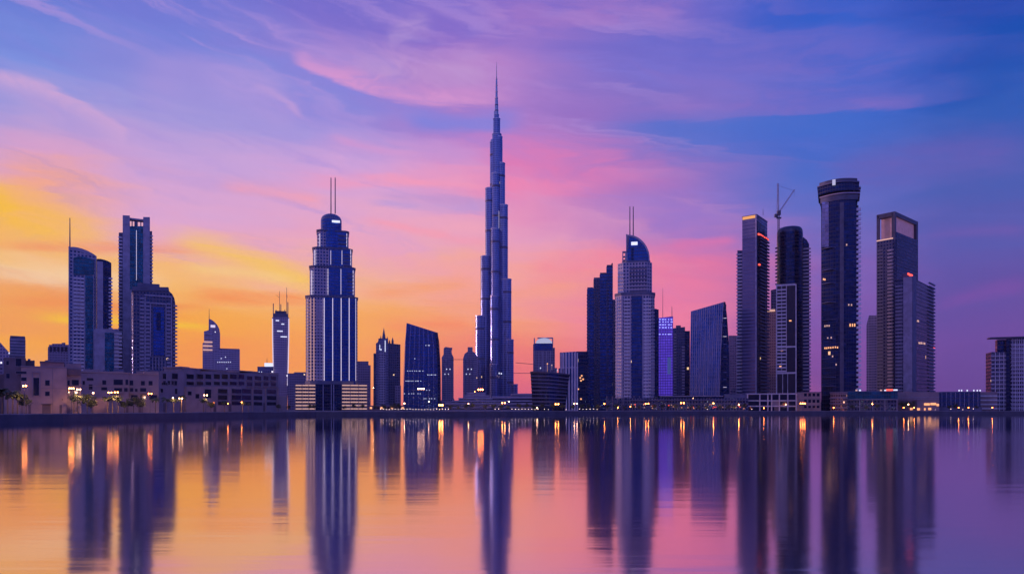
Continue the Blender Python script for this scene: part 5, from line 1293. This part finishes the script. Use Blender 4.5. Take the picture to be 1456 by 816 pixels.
def ordered(xs):
    cnt = {}; out = []
    for x_ in sorted(xs):
        l = land(x_); k = cnt.get(l, 0); cnt[l] = k+1; out.append((x_, l, ORD[min(k, 11)]))
    return out
tx = [440,447,490,503,515,533,546,559,566,640,652,663,671,690,702,713,722,738,749,758,770,786,800,815,828,838,850,864,876,888,900,909,930,942,951,961,982,994,1004,1024,1036,1044,1057,1212,1231,1248,1283,1290,1297,1350,1360,1376,1388]
for x_, l, o_ in ordered(tx):
    plant('tree', x_, R.uniform(7.5, 12.5) if x_ < 1270 or x_ > 1300 else 15, f'{o_} small dark tree below the {l}', GR, 16+R.random()*14)

# ================================================================== lamps
def glow(name, c, e): return plain(name, (.8,.7,.6), .4, emit=e, ecol=c, grain=0)
g_or = glow('orange lamp glass', (1.0, .27, .05), 60); g_wh = glow('white lamp glass', (1.0, .48, .24), 36); g_am = glow('amber lamp glass', (1.0, .20, .03), 60)
def lamp(px, ytop, heads, mat, lab, dY=3.2, group='street lamps along the shore', power=0, col=(1,.5,.22), r_=.34, cat='street lamp', name='street_lamp', Y=None):
    Yp = Y or shoreY(px)+dY; x_ = wx(px, Yp); zt = wz(ytop, Yp)
    o = thing(name, lab, cat, (x_, Yp), G, group)
    part('pole', MB().cyl(x_, Yp, .13, G, zt, 8, 0, .07).cyl(x_, Yp, .26, G, G+.7, 8), m_metal, o)
    if heads > 1:
        w = .38*heads*Yp/380
        part('arm', MB().bar((x_-w, Yp, zt-.15), (x_+w, Yp, zt-.15), .06), m_metal, o)
        for k in range(heads):
            xx = x_-w+2*w*k/(heads-1); part('lamp_head', MB().ball((xx, Yp, zt+.2), r_, 0, 8, 5), mat, o)
    else: part('lamp_head', MB().ball((x_, Yp, zt+.2), r_, 0, 8, 5), mat, o)
    if power:
        l = bpy.data.lights.new('lamp_light', 'SPOT'); l.energy = power; l.color = col; l.shadow_soft_size = .4; l.spot_size = radians(138); l.spot_blend = .5
        lo = bpy.data.objects.new('lamp_light', l); COL.objects.link(lo); lo.parent = o; lo.location = (0, 0.3, zt-G-.6); lo.rotation_euler = (radians(40), 0, 0)
    return o
P1 = 5500
lamp(35,549,2,g_or,'twin headed lamp on tall dark pole in front of the villa windows', 2.2, power=P1)
lamp(101.6,552.5,3,g_or,'triple headed lamp on tall dark pole at the villa corner', 2.2, power=P1)
lamp(112,554,2,g_wh,'twin headed lamp on pale pole right of the villa corner', 9, power=P1)
lamp(132.5,559,1,g_wh,'single white lamp at the left end of the salmon garden wall', 9, power=P1)
lamp(156.4,558.4,2,g_or,'left lamp of the pair at the right end of the garden wall', 4, power=P1)
lamp(165.4,558,2,g_or,'right lamp of the pair below the mauve terrace', 6, power=P1)
lamp(213.4,560,2,g_am,'amber lamp on dark pole in front of the right terrace windows', 2.4, power=P1)
lamp(246,566,1,g_wh,'small white lamp at the left end of the long building', 9, power=P1)
lamp(257,566.6,2,g_wh,'low twin lamp in front of the long building blank wall', 12, power=P1*.7)
lamp(292.4,562,2,g_wh,'white topped lamp in front of the middle of the long building', 10, power=P1)
lamp(304,573,1,g_am,'short amber lamp in front of the long building large windows', 10, power=P1*.7)
lamp(324,574,1,g_am,'short amber lamp below the long building middle windows', 10, power=P1*.7)
lamp(343.5,572,1,g_am,'short amber lamp below the long building right windows', 10, power=P1*.7)
lamp(531,551.6,1,g_wh,'tall single lamp at the left foot of the spired tower', 12, power=P1)
lamp(598.6,553,4,g_wh,'tall floodlight mast in front of the blue trapezoid tower', 8, r_=.5)
lamp(627,576,2,g_or,'bright low lamp at the right foot of the blue trapezoid tower', 5, r_=.8, power=P1)
lamp(575,573.6,1,g_wh,'lamp at the left foot of the blue trapezoid tower', 7, r_=.5)
lamp(683.4,554,3,g_am,'tall orange lamp mast in front of the stepped mall', 4, r_=.75, power=P1*2)
lamp(675,557,1,g_or,'slim lamp just left of the tall orange lamp mast', 9, r_=.3)
lamp(609.6,571,1,g_wh,'slim white lamp below the blue trapezoid tower right half', 9, r_=.4)
lamp(666,574,1,g_wh,'white lamp in front of the square capped hazy tower', 9, r_=.4)
lamp(716,573,2,g_or,'orange lamp at the right foot of the tallest tower', 9, r_=.5, power=P1)
lamp(724,571,1,g_wh,'white lamp right of the tallest tower foot', 16, r_=.45)
lamp(792,574.6,2,g_or,'orange lamp in front of the curved dark block', 6, r_=.55, power=P1)
lamp(763.6,580,1,g_wh,'low white lamp at the left end of the curved dark block', 5, r_=.45)
lamp(818.6,574,2,g_wh,'white lamp right of the curved dark block', 6, r_=.5)
lamp(859.4,574,1,g_am,'amber lamp at the right foot of the dark stepped tower', 6, r_=.55, power=P1)
lamp(878.4,579.6,1,g_or,'low orange lamp at the left foot of the quarter round tower', 6, r_=.4)
lamp(896.4,578,1,g_or,'low orange lamp below the middle of the quarter round tower', 6, r_=.4)
lamp(920,574,2,g_am,'amber lamp for a lit tree at the right foot of the quarter round tower', 6, r_=.55, power=P1)  # lamp on a pole stands in for a tree hung with lights
lamp(970.4,573,2,g_am,'amber lamp for a lit tree below the small dark tower right of the violet tower', 6, r_=.6, power=P1)  # another pole lamp added in place of a light-hung tree
lamp(985.6,566,1,g_wh,'slim tall white lamp below the left end of the slanted building', 10, r_=.22)
lamp(1014.4,573.4,1,g_or,'orange lamp below the right end of the slanted building', 6, r_=.6, power=P1)
lamp(1050.6,575.4,1,g_or,'orange lamp left of the white gridded building', 6, r_=.6, power=P1)
lamp(1086,580,1,g_am,'low amber lamp in front of the white gridded building', 4, r_=.45)
lamp(1141.4,573.6,3,g_am,'bright amber lamp in front of the salmon building left end', 5, r_=.65, power=P1*1.5)
lamp(1185.4,579.6,1,g_am,'low amber lamp beside the round pavilion', 5, r_=.45)
lamp(1240.4,574.4,1,g_or,'orange lamp in front of the teal glass hall', 5, r_=.55, power=P1)
lamp(1291.6,575,1,g_wh,'white lamp in front of the pale banded hall', 5, r_=.5, power=P1)
for px, lab in ((1285,'short red amber lamp at the left end of the pale banded hall'),(1300,'short amber lamp beneath the pale banded hall lit openings'),(1377,'short amber lamp in front of the blue glass hall right half'),(1363,'short amber lamp in front of the blue glass hall left half'),(1411,'short red amber lamp beside the terrace hotel')):
    lamp(px, 579.6, 1, g_am, lab, 4, r_=.42)

# bollard lights on the promenade: one built, the rest copied
bx = [541+4.2*k for k in range(24)] + [704,709,728] + [733+4.6*k for k in range(8)] + [774,780,805,824,829,834,839,844,849] + [1006,1069,1330,1352,1369,1384]
bol = None
for x_, l, o_ in ordered(bx):
    Yp = shoreY(x_)+7; p = (wx(x_, Yp), Yp, G)
    if bol is None:
        bol = bpy.data.objects.new('bollard_light', None); COL.objects.link(bol)
        part('post', MB().cyl(0, 0, .09, 0, 2.0, 6), m_metal, bol); part('lamp_head', MB().ball((0, 0, 2.2), .24, 0, 6, 4), glow('pinkish bollard glass', (1., .70, .66), 7), bol); o = bol
    else: o = copy_tree(bol)
    o.location = p; o.scale.z = R.uniform(.8, 1.15)
    o['label'] = f'{o_} small bollard light below the {l}'; o['category'] = 'bollard light'; o['group'] = 'bollard lights along the promenade'

# ================================================================== evening haze
def build_haze(density, col):
    m = bpy.data.materials.new('evening haze'); m.use_nodes = True; t = m.node_tree
    for n in list(t.nodes):
        if n.type == 'BSDF_PRINCIPLED': t.nodes.remove(n)
    v = t.nodes.new('ShaderNodeVolumePrincipled'); v.inputs['Density'].default_value = density
    v.inputs['Color'].default_value = tuple(col)+(1,); v.inputs['Anisotropy'].default_value = 0.0
    t.links.new(v.outputs[0], t.nodes['Material Output'].inputs['Volume'])
    mb = MB(); mb.box(-4550, 4550, -650, 4250, -1.5, 900)
    o = bpy.data.objects.new('haze', mb.mesh('haze', m)); COL.objects.link(o); o['kind'] = 'stuff'
    o['label'] = 'thin mauve evening haze over the far shore'; o['category'] = 'haze'
build_haze(0.000028, (0.85, 0.72, 0.95))
